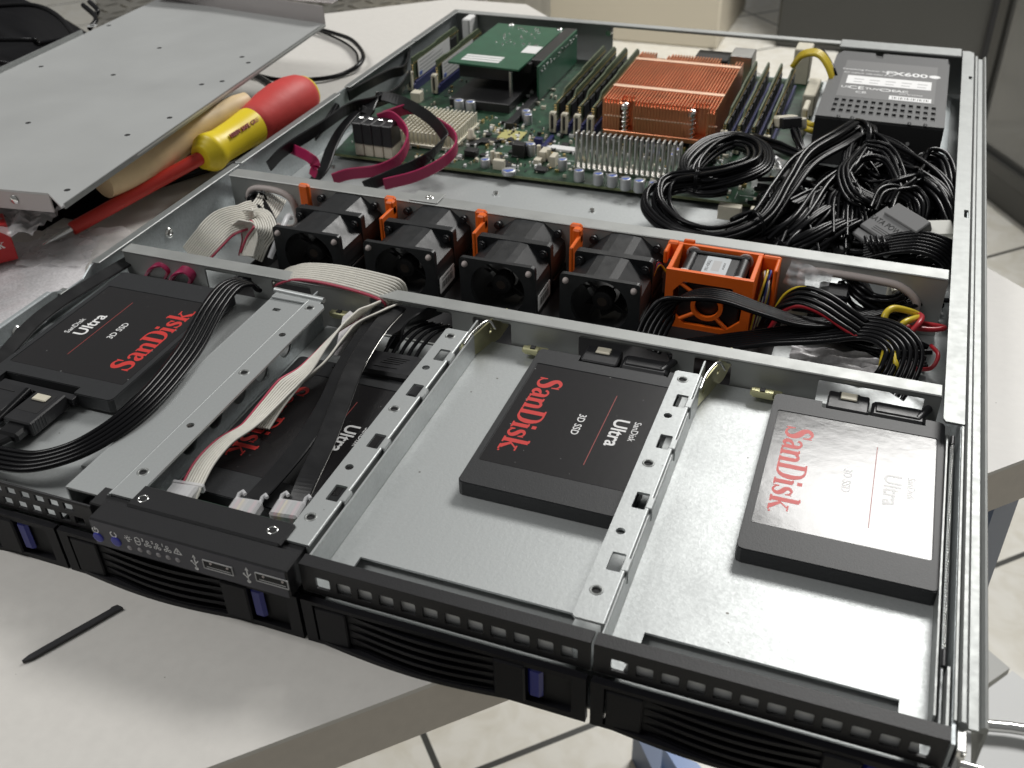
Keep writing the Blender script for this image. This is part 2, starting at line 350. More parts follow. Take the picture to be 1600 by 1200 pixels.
# left wall
b = MB(); T = Matrix(((0, 0, 1, 0), (1, 0, 0, 0), (0, 1, 0, 0), (0, 0, 0, 1)))   # (a,b,c)->(c,a,b): sheet in YZ
hl = [circ(232, 31, 1.5)]
b.sheet([(0, 9.3), (D, 9.3), (D, H-.9), (158, H-.9), (150, H-5), (138, H-5), (128, H-1), (0, H-1)], [circ(100, 35, 1.8), rrect(112, 119, 30, 36, .8)], 0.2, 1.3, T=T)
b.box(-2.4, .2, 0, 128, H-2, H-1, m=0, c=.2)
for a0, a1 in ((160, 296), (298, 430), (445, 560), (562, D)):
    b.box(-.5, 4.8, a0, a1, H-1, H+.1, m=1, c=.35)
b.box(-.8, 3, 131, 137, H-5, H-3.5, m=1)
for yy, zz in ((222, 30), (100, 35), (300, 26)):
    b.lathe((1.2, yy, zz), (1, 0, 0), [(0, 3.4), (1.1, 3.0), (1.6, 1.8), (1.2, 1.1), (.3, .6)], m=2)
b.box(1.3, 2.2, 20, 127, 12, 16, m=0)
part(b, 'left_wall', ['galv_wall', 'steel', 'chrome'])
# right wall with flange and slots
b = MB(); b.sheet([(0, 9.3), (D, 9.3), (D, H-.9), (0, H-.9)], [], W-1.3, W-.2, T=T)
b.sheet([(W-8.2, 160), (W-7.2, 158), (W, 158), (W, D-3), (W-3, D), (W-8.2, D)], [rrect(W-3.4, W-.9, 590, 596, .3), rrect(W-3.2, W-.8, 354, 364, .3)], H-1, H+.1, m=1)
b.box(W-1.1, W, 8, 157, H-1, H, m=1, c=.2)
part(b, 'right_wall', ['galv_wall', 'steel'])
# front inner side: coil spring guide beside the last drive
b = MB(); hel = []
for k in range(520):
    a = k*.9; hel.append(Vector((433.6+.55*math.cos(a), 38+k*.21, 40+.55*math.sin(a))))
b.tube(hel, .22, 5); b.cyl((433.6, 30, 40), (433.6, 37, 40), .9, m=1); b.cyl((433.6, 147, 40), (433.6, 152, 40), .9, m=1)
b.box(431.6, 432.4, 12, 156, 29.2, 38, m=2); b.box(434.6, 435.6, 6, 30, 30, 41, m=2)
part(b, 'spring_latch', ['chrome', 'blackpl', 'steel'])
# slide rail outside the right wall
rl = thing('slide_rail', 'long bare steel slide rail along the right side of the server', 'rail', (W+5, 330, 8))
b = MB(); prof = [(.3, 24), (.3, 42), (1.2, 43.2), (2.4, 43.2), (3.2, 42), (3.6, 41), (6.3, 41), (6.8, 42.4), (7.6, 43.2), (8.4, 43), (8.8, 42), (8.8, 24), (7.9, 24), (7.9, 40), (1.4, 40), (1.4, 24)]
pa = [(W+a, z) for a, z in prof]
L2 = [8, 645]; v = []; n = len(pa)
for y_ in L2: v += [(x, y_, z) for x, z in pa]
b.add(v, [[k, (k+1) % n, n+(k+1) % n, n+k] for k in range(n)])
for y_, base, rv in ((8, 0, 1), (645, n, 0)):
    f = tessellate_polygon([[Vector((x, z, 0)) for x, z in pa]]); b.add([(x, y_, z) for x, z in pa], [list(t) for t in f])
b.build('rail_channel', 'steel', rl, (W+5, 330, 8))
b = MB(); b.box(W+.4, W+3.2, -1, 8, 26, 41); b.box(W+3.4, W+7, -4, 1, 22, 34, c=.8)
b.cyl((W+1.5, -6, 30), (W+1.5, 6, 30), 2.2); b.cyl((W+4.5, -8, 26), (W+4.5, 3, 26), 2)
b.cyl((W+2, -3, 38), (W+8, -3, 38), 1.2)
b.build('end_latch', 'chrome', rl, (W+5, 330, 8))
# rear panel
TXZ = Matrix(((1, 0, 0, 0), (0, 0, 1, 0), (0, 1, 0, 0), (0, 0, 0, 1)))   # (a,b,c)->(a,c,b): sheet in XZ
b = MB()
b.sheet([(0, 9.3), (148, 9.3), (148, 39), (338, 39), (338, 9.3), (W-.3, 9.3), (W-.3, H-.5), (0, H-.5)], [], D-1.4, D-.3, T=TXZ)
b.box(5, 338, D-8, D, H-1.0, H+.2, m=2, c=.3)
b.box(338, W-9, D-19, D, H-.3, H+1.6, m=1, c=.5)
q = at(935, 43, z=40); b.cyl((146, D-3, 36), (146, D-9, 36), 2.4, m=3)
b.box(16, 23, D-24, D-4, 24, H-.8, m=4, c=1)
part(b, 'rear_panel', ['beam', 'steel', 'beam', 'chrome', 'white'])
# crossbars
def bar(y0, y1, holes, zb, name, tabs=()):
    b = MB(); b.sheet([(8, zb), (W-9, zb), (W-9, H-.9), (8, H-.9)], holes, y0+.2, y0+1.3, T=TXZ)
    b.box(7, W-9, y0, y1, H-1, H+.15, c=.45, m=1)
    b.box(7.5, W-9.5, y1-1.1, y1-.1, H-8, H-1.05, m=0, c=.1)
    for x_ in tabs: b.box(x_-9, x_+9, y0+.5, y1+3, H+.2, H+1.3, m=1, c=.4); b.lathe((x_+2, y0+6, H+1.3), (0, 0, 1), [(0, 2.6), (.5, 2.2), (.5, 1.2), (-.6, 1)], m=2)
    return part(b, name, ['beam', 'beam', 'chrome'])
bar(175.5, 184.3, [rrect(60, 89, 20, 41.2, 1.5), rrect(101, 124, 20, 41.2, 1.5), rrect(158, 203, 20, 41.5, 2), rrect(214, 234, 24, 41, 1.5), rrect(268, 313, 24, 41, 2), rrect(323, 340, 24, 41, 1.5), rrect(378, 422, 24, 41, 2)], 9.3, 'crossbar')
fanx = [70, 128, 186, 242]
bh = [circ(x+22, 22, 17) for x in fanx]+[circ(318, 22, 17)]
bh += [[(22, 14), (50, 14), (52, 30), (44, 37), (26, 37), (20, 30)], [(362, 14), (402, 14), (414, 20), (416, 28), (408, 35), (396, 37), (362, 37), (358, 30)]]
bar(279.3, 290, bh, 9.3, 'crossbar', tabs=(140,))
b = MB()
rim = [Vector((x, 278.6, z)) for x, z in bh[-1]]; b.tube(spline(rim+[rim[0]], 5), 2.1, 8); part(b, 'grommet_rim', ['rubber']); b = MB()
rim = [Vector((x, 278.6, z)) for x, z in bh[-2]]; b.tube(spline(rim+[rim[0]], 5), 2.0, 8)
part(b, 'grommet_rim', ['rubber'])
# drive cage plates
def plate(x0, x1, z=PL, slot=True):
    out = [(x0, 1.2), (x1, 1.2), (x1, 174.6), (x0, 174.6)]; holes = []
    if slot: holes = [[(x0+11, 15.5), (x0+11, 22.2), (x1-11.5, 22.2), (x1-11.5, 15.5), (x1-8.5, 13.5), (x1-8.5, 7), (x0+8, 7), (x0+8, 13.5)][::-1]]
    b = MB(); b.sheet(out, holes, z-1, z)
    if slot: b.box(x0+6, x1-6, 2, 26, z-5.2, z-4.2, c=.1)
    return b
b = plate(220.4, 327.4)
b.box(220.4, 221.4, 4, 160, PL+.02, 41.5, c=.25)
q = at(840, 545, z=34)
part(b, 'drive_plate', ['galv'])
b = plate(329.2, 434.5); b.box(329.2, 330.2, 4, 160, PL+.02, 41.5, c=.25); b.box(433.4, 434.4, 4, 156, PL+.02, 36, c=.25)
part(b, 'drive_plate', ['galv'])
b = MB(); b.sheet([(131.5, 12), (218, 12), (218, 174.6), (131.5, 174.6)], [], 18.8, 19.8)
part(b, 'drive_plate', ['galv'])
b = plate(3, 110, slot=False); b.box(96, 108.5, 30, 150, PL+.02, PL+1.2, c=.4)
part(b, 'drive_plate', ['galv'])
# divider with channel between first and second bay
b = MB()
b.sheet([(111, 8.5), (131.0, 8.5), (131.0, 163), (111, 163)], [rrect(117, 121, 150, 152.6, .4)], H-3.4, H-2.4)
b.box(130.6, 131.4, 8.6, 163, H-2.6, H-.8, c=.1)
b.sheet([(132.2, 9), (141, 9)]+[(143-1+math.cos(a)*1, 11-1+math.sin(a)*1) for a in (-1.2, -.6, 0)]+[(143, 157)]+[(141, 159.5), (132.2, 159.5)], [circ(136.3, yy, 1.7) for yy in (23.5, 55.2, 95.9, 128.8, 154.5)], H-1, H+.1)
b.cyl((131.8, 8.7, H-.6), (131.8, 160, H-.6), .7, n=10)
b.cyl((109.5, 166, H-1), (138.5, 164.6, H-1), 1.5, n=10); b.box(111, 138, 160, 165.5, H-2.2, H-1, c=.2)
for yy in (23.5, 95.9, 154.5): b.lathe((136.3, yy, H+.1), (0, 0, 1), [(0, 2.5), (.25, 2.2), (.1, 1.6), (-.6, 1.55)], m=1, n=20); b.cyl((136.3, yy, H-.9), (136.3, yy, H-.5), 1.6, m=3)
b.box(110, 111, 8.5, 163, PL+.05, H-2.5, c=.15)
b.sheet([(10, 10), (172, 10), (172, H-1.1), (10, H-1.1)], [circ(yy, 30.5, 5.2) for yy in (57.5, 76.8, 95.8, 114.8, 136)], 130.4, 131.3, T=T, m=2)
part(b, 'bay_divider', ['galv', 'steel', 'galv_wall', 'dark'])
def divider(x0):
    b = MB(); x1 = x0+10.6
    hs = [circ(x0+4.4, yy, 1.75) for yy in (22.5, 52.8, 93, 125.5, 152.8)]+[rrect(x0+4.6, x1-.9, yy-4.6, yy+4.6, .6) for yy in (37.5, 71, 108, 137)]
    b.sheet([(x0+1, 9), (x1, 9), (x1, 159), (x0+1, 159), (x0, 158), (x0, 10)], hs, H-1, H+.1)
    b.cyl((x1-.1, 9.2, H-.75), (x1-.1, 159, H-.75), .85, n=10)
    b.box(x1-.7, x1+.2, 9, 172, PL-9, H-1.2, c=.1)
    for yy in (37.5, 71, 108, 137):
        b.box(x1-1.1, x1+1.7, yy-3.4, yy+3.0, H-1.1, H+.25, c=.3); b.box(x1+1.0, x1+1.8, yy-3.4, yy+3.0, H-6, H-1, c=.2)
    for yy in (22.5, 93, 152.8): b.lathe((x0+4.4, yy, H+.1), (0, 0, 1), [(0, 2.5), (.25, 2.2), (.1, 1.6), (-.6, 1.55)], m=1, n=20); b.cyl((x0+4.4, yy, H-.9), (x0+4.4, yy, H-.5), 1.6, m=2)
    return part(b, 'bay_divider', ['galv', 'steel', 'dark'])
divider(207.9); divider(318.2)
for x0 in (219, 329.6):
    b = MB(); T2 = TX(x0, 150, 0) @ Matrix.Rotation(-.16, 4, 'Z')
    b.sheet([(-12, 30), (6, 30), (30, 27), (38, 30), (38, 40), (28, 41.5), (4, 40), (-10, 38)], [circ(6, 35.5, 1.2), circ(-4, 35, 1.), circ(22, 36, 1.3)], -.4, .4, T=TX(x0, 152, 0) @ Matrix.Rotation(1.36, 4, 'Z') @ TXZ)
    b.tube(spline([Vector((x0+1.5, 150, 42)), Vector((x0+2, 160, 43)), Vector((x0+5, 171, 43)), Vector((x0+8, 173, 38))], 6), .7, 8, m=1)
    part(b, 'hinge_clip', ['brass', 'chrome'])
for a, b_ in ((243, 251.5), (350.5, 361), (139.5, 151.5)):
    b = MB(); b.box(a, b_, 165.6, 168.8, 32, 35, c=.6); b.box(a+4, a+6.4, 166, 168.4, 35, 35.6, m=1); b.box(a+1, b_+3, 166.5, 172, 31, 33)
    part(b, 'brass_hook', ['brass', 'dark'])
# front black strips
M['hole_backing'] = mat('added_bright_backing', (.86, .87, .87), .7, .0)  # pale colour stands in for light reaching behind the holes
def strip(x0, x1, holes, name='front_strip', flange=True):
    b = MB(); b.sheet([(x0, 29.8), (x1, 29.8), (x1, H-.9), (x0, H-.9)], holes, 0, 1.0, T=TXZ)
    if flange: b.sheet([(x0, .0), (x1, .0), (x1, 5.2), (x0, 5.2)], [], H-.9, H+.15)
    b.cyl((x0, .55, H-.5), (x1, .55, H-.5), .62, n=10, cap=True)
    if flange: b.sheet([(x0+9, 29.1), (x1-6, 29.1), (x1-8, 39.5), (x0+12, 39.5)], [circ(x0+16.5, 37, .9, 10)[::-1]], 2.2, 3.0, m=1, T=TXZ)  # backing sheet added so the holes read lit grey
    return part(b, name, ['blackpaint', M['hole_backing']])
for x0 in (BX[2]+.4, BX[3]+.4):
    hs = [rrect(x0+5.8+k*8.32, x0+11.5+k*8.32, 32.7, 38.2, .7) for k in range(12)]
    strip(x0, x0+107.4, hs)
hs = []
for k in range(17):
    hs.append(rrect(4+k*7.0, 8.6+k*7.0, 37.4, 41.2, .3)); hs.append(rrect(7.5+k*7.0, 12.1+k*7.0, 31.4, 35.2, .3))
strip(1, 129.5, hs, flange=False)
b = MB(); b.box(126, 133, 3, 13, 30, H-1.5); b.cyl((134, 6, 36), (141, 6, 36), 3); b.box(131, 152, 10.5, 12, 18, 38)
b.cyl((146, 14, 36), (146, 11, 36), 2, m=1)
part(b, 'front_corner_block', ['dark', 'chrome'])
#=====CONTROL PANEL
cp = thing('control_panel', 'black front control panel strip with blue buttons, status icons and two USB ports', 'control panel', (175, 0, 30))
CPO = (175, 0, 30)
def cpp(b, name, mats, parent=cp): return b.build(name, mats, parent, CPO)
b = MB(); b.box(134, 218.9, -6.2, 4.2, 30.6, H+1.2, c=.6); b.box(143, 210, 4.25, 16.5, H-1, H+1.6, c=.9)
b.box(131.5, 217.5, 4.2, 10, 26, H-1.4, c=.2)
cpp(b, 'housing', ['blackpaint'])
b = MB()
for x_, y_ in ((147.5, 9.2), (203.5, 10.5)): b.lathe((x_, y_, H+1.6), (0, 0, 1), [(0, 2.1), (.15, 1.9), (.05, 1.5), (-.3, 1.4)], n=16); b.cyl((x_, y_, H+1.5), (x_, y_, H+1.72), 1.35, m=1)
cpp(b, 'screw_bush', ['chrome', 'dark'])
b = MB(); b.sheet([(134.6, 31.2), (218.3, 31.2), (218.3, H+.6), (134.6, H+.6)], [], -6.32, -6.22, T=TXZ)
fo = cpp(b, 'fascia', ['panel'])
FX = frame((0, -6.34, 0), (1, 0, 0), (0, 0, 1))
M['button'] = mat('blue_button', (.025, .03, .30), .35); M['led'] = mat('led_window', (.26, .25, .26), .4)
af = lambda px, py: at(px, py, y=-6.3)
ic = lambda px, py: at(px, py-2.5, y=-6.3)
for px, py in ((154, 839), (182, 846)):
    q = af(px, py); b = MB(); b.lathe((q.x, -6.3, q.z), (0, -1, 0), [(0, 2.3), (.4, 2.2), (.5, 1.6), (.45, .01)], n=20); cpp(b, 'button', ['button'])
for px, py in ((203, 856), (219, 859), (233, 863), (248, 867), (263, 871), (278, 875)):
    q = af(px, py); b = MB(); b.lathe((q.x, -6.3, q.z), (0, -1, 0), [(0, 1.1), (.2, 1.0), (.25, .01)], n=14); cpp(b, 'status_light', ['led'])
b = MB()
def ring(b, cx, cz, r, a0, a1, t=.35, T_=FX, n=16):
    pts = [(cx+r*math.cos(math.radians(a0+(a1-a0)*k/n)), cz+r*math.sin(math.radians(a0+(a1-a0)*k/n))) for k in range(n+1)]
    inn = [(cx+(r-t)*math.cos(math.radians(a0+(a1-a0)*k/n)), cz+(r-t)*math.sin(math.radians(a0+(a1-a0)*k/n))) for k in range(n+1)]
    b.sheet(pts+inn[::-1], [], 0, .05, T=T_)
def line(b, x0, z0, x1, z1, t=.42, T_=FX, h=.05):
    d = Vector((x1-x0, z1-z0)).normalized(); n_ = Vector((-d.y, d.x))*t/2
    b.sheet([(x0-n_.x, z0-n_.y), (x1-n_.x, z1-n_.y), (x1+n_.x, z1+n_.y), (x0+n_.x, z0+n_.y)], [], 0, h, T=T_)
q = af(149, 828); ring(b, q.x, q.z, 1.5, -230, 70, .45); line(b, q.x, q.z, q.x, q.z+1.7, .45)
q = af(177, 835); ring(b, q.x, q.z, 1.5, -250, 60, .45)
q = ic(200, 844); ring(b, q.x, q.z, .85, 0, 360, .3); [line(b, q.x+1.1*math.cos(a), q.z+1.1*math.sin(a), q.x+1.7*math.cos(a), q.z+1.7*math.sin(a), .25) for a in (0, .8, 1.57, 2.35, 3.14)]; line(b, q.x-.5, q.z-1.3, q.x+.5, q.z-1.3, .4)
q = ic(215, 848); line(b, q.x-1.1, q.z-.9, q.x-1.1, q.z+.9, .3); line(b, q.x+1.1, q.z-.9, q.x+1.1, q.z+.9, .3); ring(b, q.x, q.z+.8, 1.2, 0, 360, .3); ring(b, q.x, q.z-.8, 1.2, 180, 360, .3)
for s_, px, py in (('3', 228, 852), ('2', 243, 856), ('1', 259, 860)):
    q = ic(px+1, py); b.text(s_, 2.0, frame((q.x-1.5, -6.34, q.z+1.3), (1, 0, 0), (0, 0, 1)), ext=.03, bold=.03)
    for dx in (-.5, 1.3): ring(b, q.x+dx, q.z-.9, .7, 0, 360, .26)
    ring(b, q.x+.5, q.z+.9, .7, 0, 360, .26); line(b, q.x+.4, q.z+.2, q.x+.4, q.z-.6, .25)
q = ic(277, 864); line(b, q.x-1.7, q.z-1.3, q.x+1.7, q.z-1.3, .35); line(b, q.x-1.7, q.z-1.3, q.x, q.z+1.6, .35); line(b, q.x+1.7, q.z-1.3, q.x, q.z+1.6, .35); line(b, q.x, q.z-.6, q.x, q.z+.6, .35)
for px, py in ((305, 878), (387, 898)):
    q = af(px, py); x_ = q.x; z_ = q.z-3.3; line(b, x_, z_, x_, z_+6, .45); line(b, x_, z_+1.4, x_-1.5, z_+3.2, .4); line(b, x_, z_+2.4, x_+1.5, z_+4.2, .4); b.sheet(circ(x_, z_, .8), [], 0, .05, T=FX)
    b.sheet([(x_-.8, z_+5.4), (x_+.8, z_+5.4), (x_, z_+7)], [], 0, .05, T=FX); b.sheet(circ(x_-1.5, z_+3.3, .45), [], 0, .05, T=FX)
cpp(b, 'symbols', ['white_ink'], fo)
for (ax_, ay_, bx2, by2) in ((316, 873, 366, 898), (398, 893, 452, 918)):
    q0 = af(ax_, ay_); q1 = af(bx2, by2); x0 = q0.x; x1 = q1.x; zt_ = (q0.z); zb_ = zt_-4.4
    b = MB(); b.sheet(rrect(x0, x1, zb_, zt_, .2), [rrect(x0+.35, x1-.35, zb_+.35, zt_-.35, .1)[::-1]], -6.7, -6.33, T=TXZ)
    b.box(x0+.3, x1-.3, -6.5, -6.34, zb_+.3, zt_-.3, m=1, c=.02); b.box(x0+1.4, x1-1.2, -6.62, -6.5, zb_+1.0, zb_+1.35, m=0, c=.03)
    for xx in (x0+3.4, x1-2.2): b.cyl((xx, -6.5, zt_-1.2), (xx, -6.75, zt_-1.2), .5, m=2, n=8)
    cpp(b, 'usb_port', ['grey_ink', 'dark', 'rubber'])
b = MB(); b.box(143, 213, 13.5, 30, 27.4, 28.6, c=.1)
for k in range(14): b.cyl((146+k*4.7+random.random(), 25+random.random()*3, 28.6), (146+k*4.7, 26, 29.8), 1, .7, m=1, n=10)
cpp(b, 'circuit_board', ['pcb2', 'chrome'])
#=====DRIVE CADDIES
M['tab'] = mat('shaded_blue_tab', (.012, .018, .20), .3)  # bright blue tab with its shadow darkened into the colour
def caddy(x0, label):
    o = thing('drive_caddy', label, 'drive caddy', (x0+54, -3, 8.4), group='drive caddies in the front of the server')
    O = (x0+54, -3, 8.4); x1 = x0+106.8
    b = MB()
    b.sheet([(x0, 6.8), (x1, 6.8), (x1, 29.0), (x0, 29.0)], [[(x0+4.5, 8.6), (x0+4.5, 27.2), (x0+81, 27.2), (x0+81, 8.6)][::-1], rrect(x0+84, x1-5, 9.6, 26.6, .8)], -3.6, -1, T=TXZ)
    b.box(x0+83.6, x1-4, -1, 0, 9, 28, c=.1, m=1)
    b.build('bezel_frame', ['bezel', 'dark'], o, O)
    b = MB(); N = 16
    for r in range(5):           # louvres bowed outwards
        z_ = 25.0-r*3.9; v = []
        for k in range(N+1):
            u = k/N; x_ = x0+18+u*60; yb = -2.4-2.4*math.sin(PI*u)-r*.2*math.sin(PI*u)
            for dy, dz in ((0, .7), (0, -.9), (1.2, -1.2), (2.5, -.2)): v.append((x_, yb+dy, z_+dz))
        b.add(v, [[k*4+a, k*4+(a+1) % 4, (k+1)*4+(a+1) % 4, (k+1)*4+a] for k in range(N) for a in range(4)], 0)
    for r in range(1):
        v = []
        for k in range(N+1):
            u = k/N; x_ = x0+5+u*76; yb = -3.4-2.8*math.sin(PI*u)
            for z_ in (7.0, 9.0): v.append((x_, yb, z_)); v.append((x_, -1.5, z_))
        b.add(v, [[k*4+0, (k+1)*4+0, (k+1)*4+2, k*4+2] for k in range(N)]+[[k*4+2, (k+1)*4+2, (k+1)*4+3, k*4+3] for k in range(N)]+[[k*4+1, (k+1)*4+1, (k+1)*4, k*4] for k in range(N)], 0)
    b.build('louvred_grille', ['bezel'], o, O)
    b = MB(); b.box(x0+5.2, x0+17.6, -3.8, -2.0, 8.8, 26.5, c=.5); b.box(x0+74, x0+85.5, -4.4, -2.0, 8.8, 27, c=.6); b.box(x0+5, x1-26, -2.3, -1.4, 10, 27.5, m=1)
    b.build('lever', ['bezel', 'dark'], o, O)
    b = MB(); b.box(x0+86, x0+91.5, -3.4, -1.0, 11.4, 26.2, c=1.2); b.build('release_tab', [M['tab']], o, O)
    return o
c4 = caddy(BX[3]+.8, 'black drive caddy with louvred grille in the bay at the right end of the front')
c3 = caddy(BX[2]+.8, 'black drive caddy hanging over the desk edge, right of the control panel')
c2 = caddy(BX[1]+.8, 'black drive caddy directly below the control panel with its blue release tab')
c1 = caddy(BX[0]+.8, 'black drive caddy at the far left, only its blue tab end in view')
#=====SSD
def glyphs():
    """serif letters as strokes: lists of (x, y, half width)"""
    g = {}
    g['S'] = (.62, [[(.50, .72, .02), (.47, .86, .03), (.36, .95, .045), (.22, .93, .07), (.12, .80, .09), (.18, .64, .11), (.36, .50, .125), (.47, .34, .11), (.46, .16, .08), (.34, .06, .05), (.20, .06, .04), (.09, .16, .03), (.06, .30, .02)], [(.51, .66, .025), (.51, .97, .025)], [(.05, .03, .025), (.05, .34, .025)]])
    g['a'] = (.50, [[(.34, .38, .03), (.22, .36, .045), (.11, .25, .075), (.10, .14, .085), (.20, .06, .06), (.34, .14, .03)], [(.07, .52, .05), (.12, .62, .045), (.24, .66, .04), (.35, .58, .07), (.37, .45, .085), (.37, .08, .085)], [(.36, .04, .04), (.50, .05, .03)]])
    g['n'] = (.62, [[(.15, .02, .085), (.15, .64, .085)], [(.01, .035, .035), (.29, .035, .035)], [(.02, .63, .03), (.16, .63, .04)], [(.21, .50, .035), (.30, .62, .05), (.42, .62, .065), (.48, .50, .085), (.48, .02, .085)], [(.36, .035, .035), (.62, .035, .035)]])
    g['D'] = (.74, [[(.18, .02, .095), (.18, .95, .095)], [(.02, .965, .035), (.38, .965, .035), (.56, .86, .065), (.64, .66, .09), (.65, .45, .1), (.60, .22, .08), (.46, .07, .05), (.30, .035, .035), (.02, .035, .035)]])
    g['i'] = (.32, [[(.16, .02, .085), (.16, .64, .085)], [(.02, .035, .035), (.30, .035, .035)], [(.03, .63, .03), (.17, .63, .04)], [(.08, .86, .085), (.23, .86, .085)]])
    g['s'] = (.46, [[(.37, .50, .02), (.33, .61, .03), (.22, .65, .045), (.12, .57, .07), (.14, .44, .085), (.28, .33, .095), (.35, .20, .08), (.30, .08, .05), (.18, .045, .04), (.08, .12, .03), (.055, .20, .02)], [(.385, .46, .02), (.385, .67, .02)], [(.04, .02, .02), (.04, .23, .02)]])
    g['k'] = (.60, [[(.15, .02, .085), (.15, .97, .085)], [(.01, .035, .035), (.29, .035, .035)], [(.02, .965, .03), (.16, .965, .04)], [(.20, .28, .03), (.46, .60, .03)], [(.36, .63, .03), (.60, .63, .03)], [(.27, .37, .05), (.50, .05, .09)], [(.40, .035, .035), (.64, .035, .035)]])
    return g
GL = glyphs()
def serif(b, word, size, T, m=0, stretch=1., z=0.):
    x = 0; q = 0
    for ch_ in word:
        w_, strokes = GL[ch_]
        for st in strokes:
            pts = [Vector((a, c_, h)) for a, c_, h in st]; pts = spline(pts, 5) if len(pts) > 2 else pts
            v = []
            for i, p in enumerate(pts):
                d = Vector((pts[min(i+1, len(pts)-1)][0]-pts[max(i-1, 0)][0], pts[min(i+1, len(pts)-1)][1]-pts[max(i-1, 0)][1])).normalized()
                h = max(p.z, .012)
                v += [((x+(p.x-d.y*h))*size*stretch, (p.y+d.x*h)*size, z+.006*(q % 7)), ((x+(p.x+d.y*h))*size*stretch, (p.y-d.x*h)*size, z+.006*(q % 7))]
            b.add(v, [[2*i, 2*i+1, 2*i+3, 2*i+2] for i in range(len(pts)-1)], m, False, T); q += 1
        x += w_
    return x*size*stretch
def ssd(label, loc, rz, gloss=False, name='solid_state_drive'):
    o = thing(name, label, 'solid state drive', loc, rz, 'solid state drives lying in the bays')
    b = MB()
    out = [(2, 0), (68, 0), (69.4, .6), (70, 2), (70, 98.5), (69.4, 99.9), (68, 100.5), (62.5, 100.5), (62.5, 96), (20, 96), (20, 100.5), (2, 100.5), (.6, 99.9), (0, 98.5), (0, 2), (.6, .6)]
    b.sheet([(x, y) for x, y in out], [], .2, 6.6)
    b.sheet([(35+(x-35)*.990, 50.25+(y-50.25)*.993) for x, y in out], [rrect(2.8, 67.2, 15, 88.4, 1)], 6.6, 7.0)
    b.sheet(rrect(2.8, 67.2, 15, 88.4, 1), [], 6.3, 6.68)
    b.box(20.5, 62, 96.5, 100, .4, 2.2, c=.1); b.cyl((70.05, 88, 3.4), (69.6, 88, 3.4), 1.5, m=1); b.cyl((70.05, 14, 3.4), (69.6, 14, 3.4), 1.5, m=1)
    b.build('case', ['ssd', 'dark'], o)
    b = MB(); b.sheet(rrect(3.2, 66.8, 15.4, 88, .8), [], 6.7, 6.8); lb = b.build('label_film', ['ssd_label_gloss' if gloss else 'ssd_label'], o)
    z = 6.81
    b = MB(); n = MB(); wd = serif(n, 'SanDisk', 1, Matrix.Identity(4)); s_ = 11.6; st = 53.5/(wd*s_)
    serif(b, 'SanDisk', s_, frame((7.6, 78.6, z), (0, -1, 0), (1, 0, 0)), 0, st)
    b.sheet(circ(8.4, 23.8, .5, 8), [], z, z+.02, 0)
    b.sheet([(44.3, 25.6), (44.65, 25.6), (44.65, 75.2), (44.3, 75.2)], [], z, z+.02, 2)
    b.text('Ultra', 9.2, frame((51.2, 50, z+.01), (0, -1, 0), (1, 0, 0)), 1, bold=.16)
    b.text('SanDisk', 4.2, frame((58.2, 53, z+.01), (0, -1, 0), (1, 0, 0)), 1, bold=.02)
    b.text('3D SSD', 4.6, frame((34.4, 50.4, z+.01), (0, -1, 0), (1, 0, 0)), 1, bold=.04)
    b.build('lettering', ['red_ink', 'white_ink', 'dim_red'], lb)
    return o
ssd('black solid state drive in the right end bay, its label glaring white', (362.4, 65.6, PL+.05), math.radians(.6), gloss=True)
ssd('black solid state drive half hidden under a bay divider, third bay from the left', (252.0, 66.4, PL+.05), 0)
ssd('black solid state drive covered by white ribbon and flat black cables behind the control panel', (138.6, 36.2, 19.9), 0)
ssd('black solid state drive turned round in the leftmost bay under a curved flat cable', (85.8, 164.6, PL+.05+1.5), math.radians(180.6))
#=====SATA plugs at the drives
def plug(o, O, x0, x1, y0, y1, z0, z1, tab=True, grip=True):
    b = MB(); b.box(x0, x1, y0, y1, z0, z1, c=.6)
    if grip:
        for k in range(5): b.box(x0-.2, x1+.2, y0+1.2+k*1.7, y0+2.0+k*1.7, z0+.8, z1-.4, c=.2)
    b.build('plug_body', ['blackpl'], o, O)
    if tab:
        xm = (x0+x1)/2; b = MB(); b.box(xm-3.4, xm+3.4, y1-6, y1-1, z1, z1+.9, c=.35); b.box(xm-4.3, xm+4.3, y1-6.6, y1-.2, z1-.05, z1+.12, m=1, c=.02); b.build('latch_tab', ['ivory', 'dark'], o, O)
for (X, Y, Z, r, who) in ((252, 66.4, PL, 0, 'the drive half under a divider'), (362.4, 65.6, PL, 0, 'the drive with glaring label')):
    O = (X+40, Y+104, Z)
    o = thing('data_plug', 'black plug with ivory latch at the back of '+who, 'cable plug', O)
    plug(o, O, X+21, X+38, Y+96.4, Y+109, Z+2.2, Z+7.8)
    b = MB(); b.box(X+21.5, X+61.5, Y+95.6, Y+97.5, Z+1, Z+6.4, c=.3); b.build('socket_shroud', ['blackpl'], o, O)
    O = (X+50, Y+106, Z)
    o = thing('power_plug', 'wide black power plug at the back of '+who, 'cable plug', O)
    b = MB(); b.box(X+39.2, X+61, Y+97.8, Y+108.5, Z+1.5, Z+7, c=1.2); b.box(X+41, X+59, Y+100, Y+107, Z+7, Z+7.6, c=.3); b.build('plug_body', ['blackpl'], o, O)
    b = MB(); b.cyl((X+58, Y+101, Z+6), (X+62, Y+110, Z+6.5), 1.8); b.build('wire_boot', ['blackpl'], o, O)
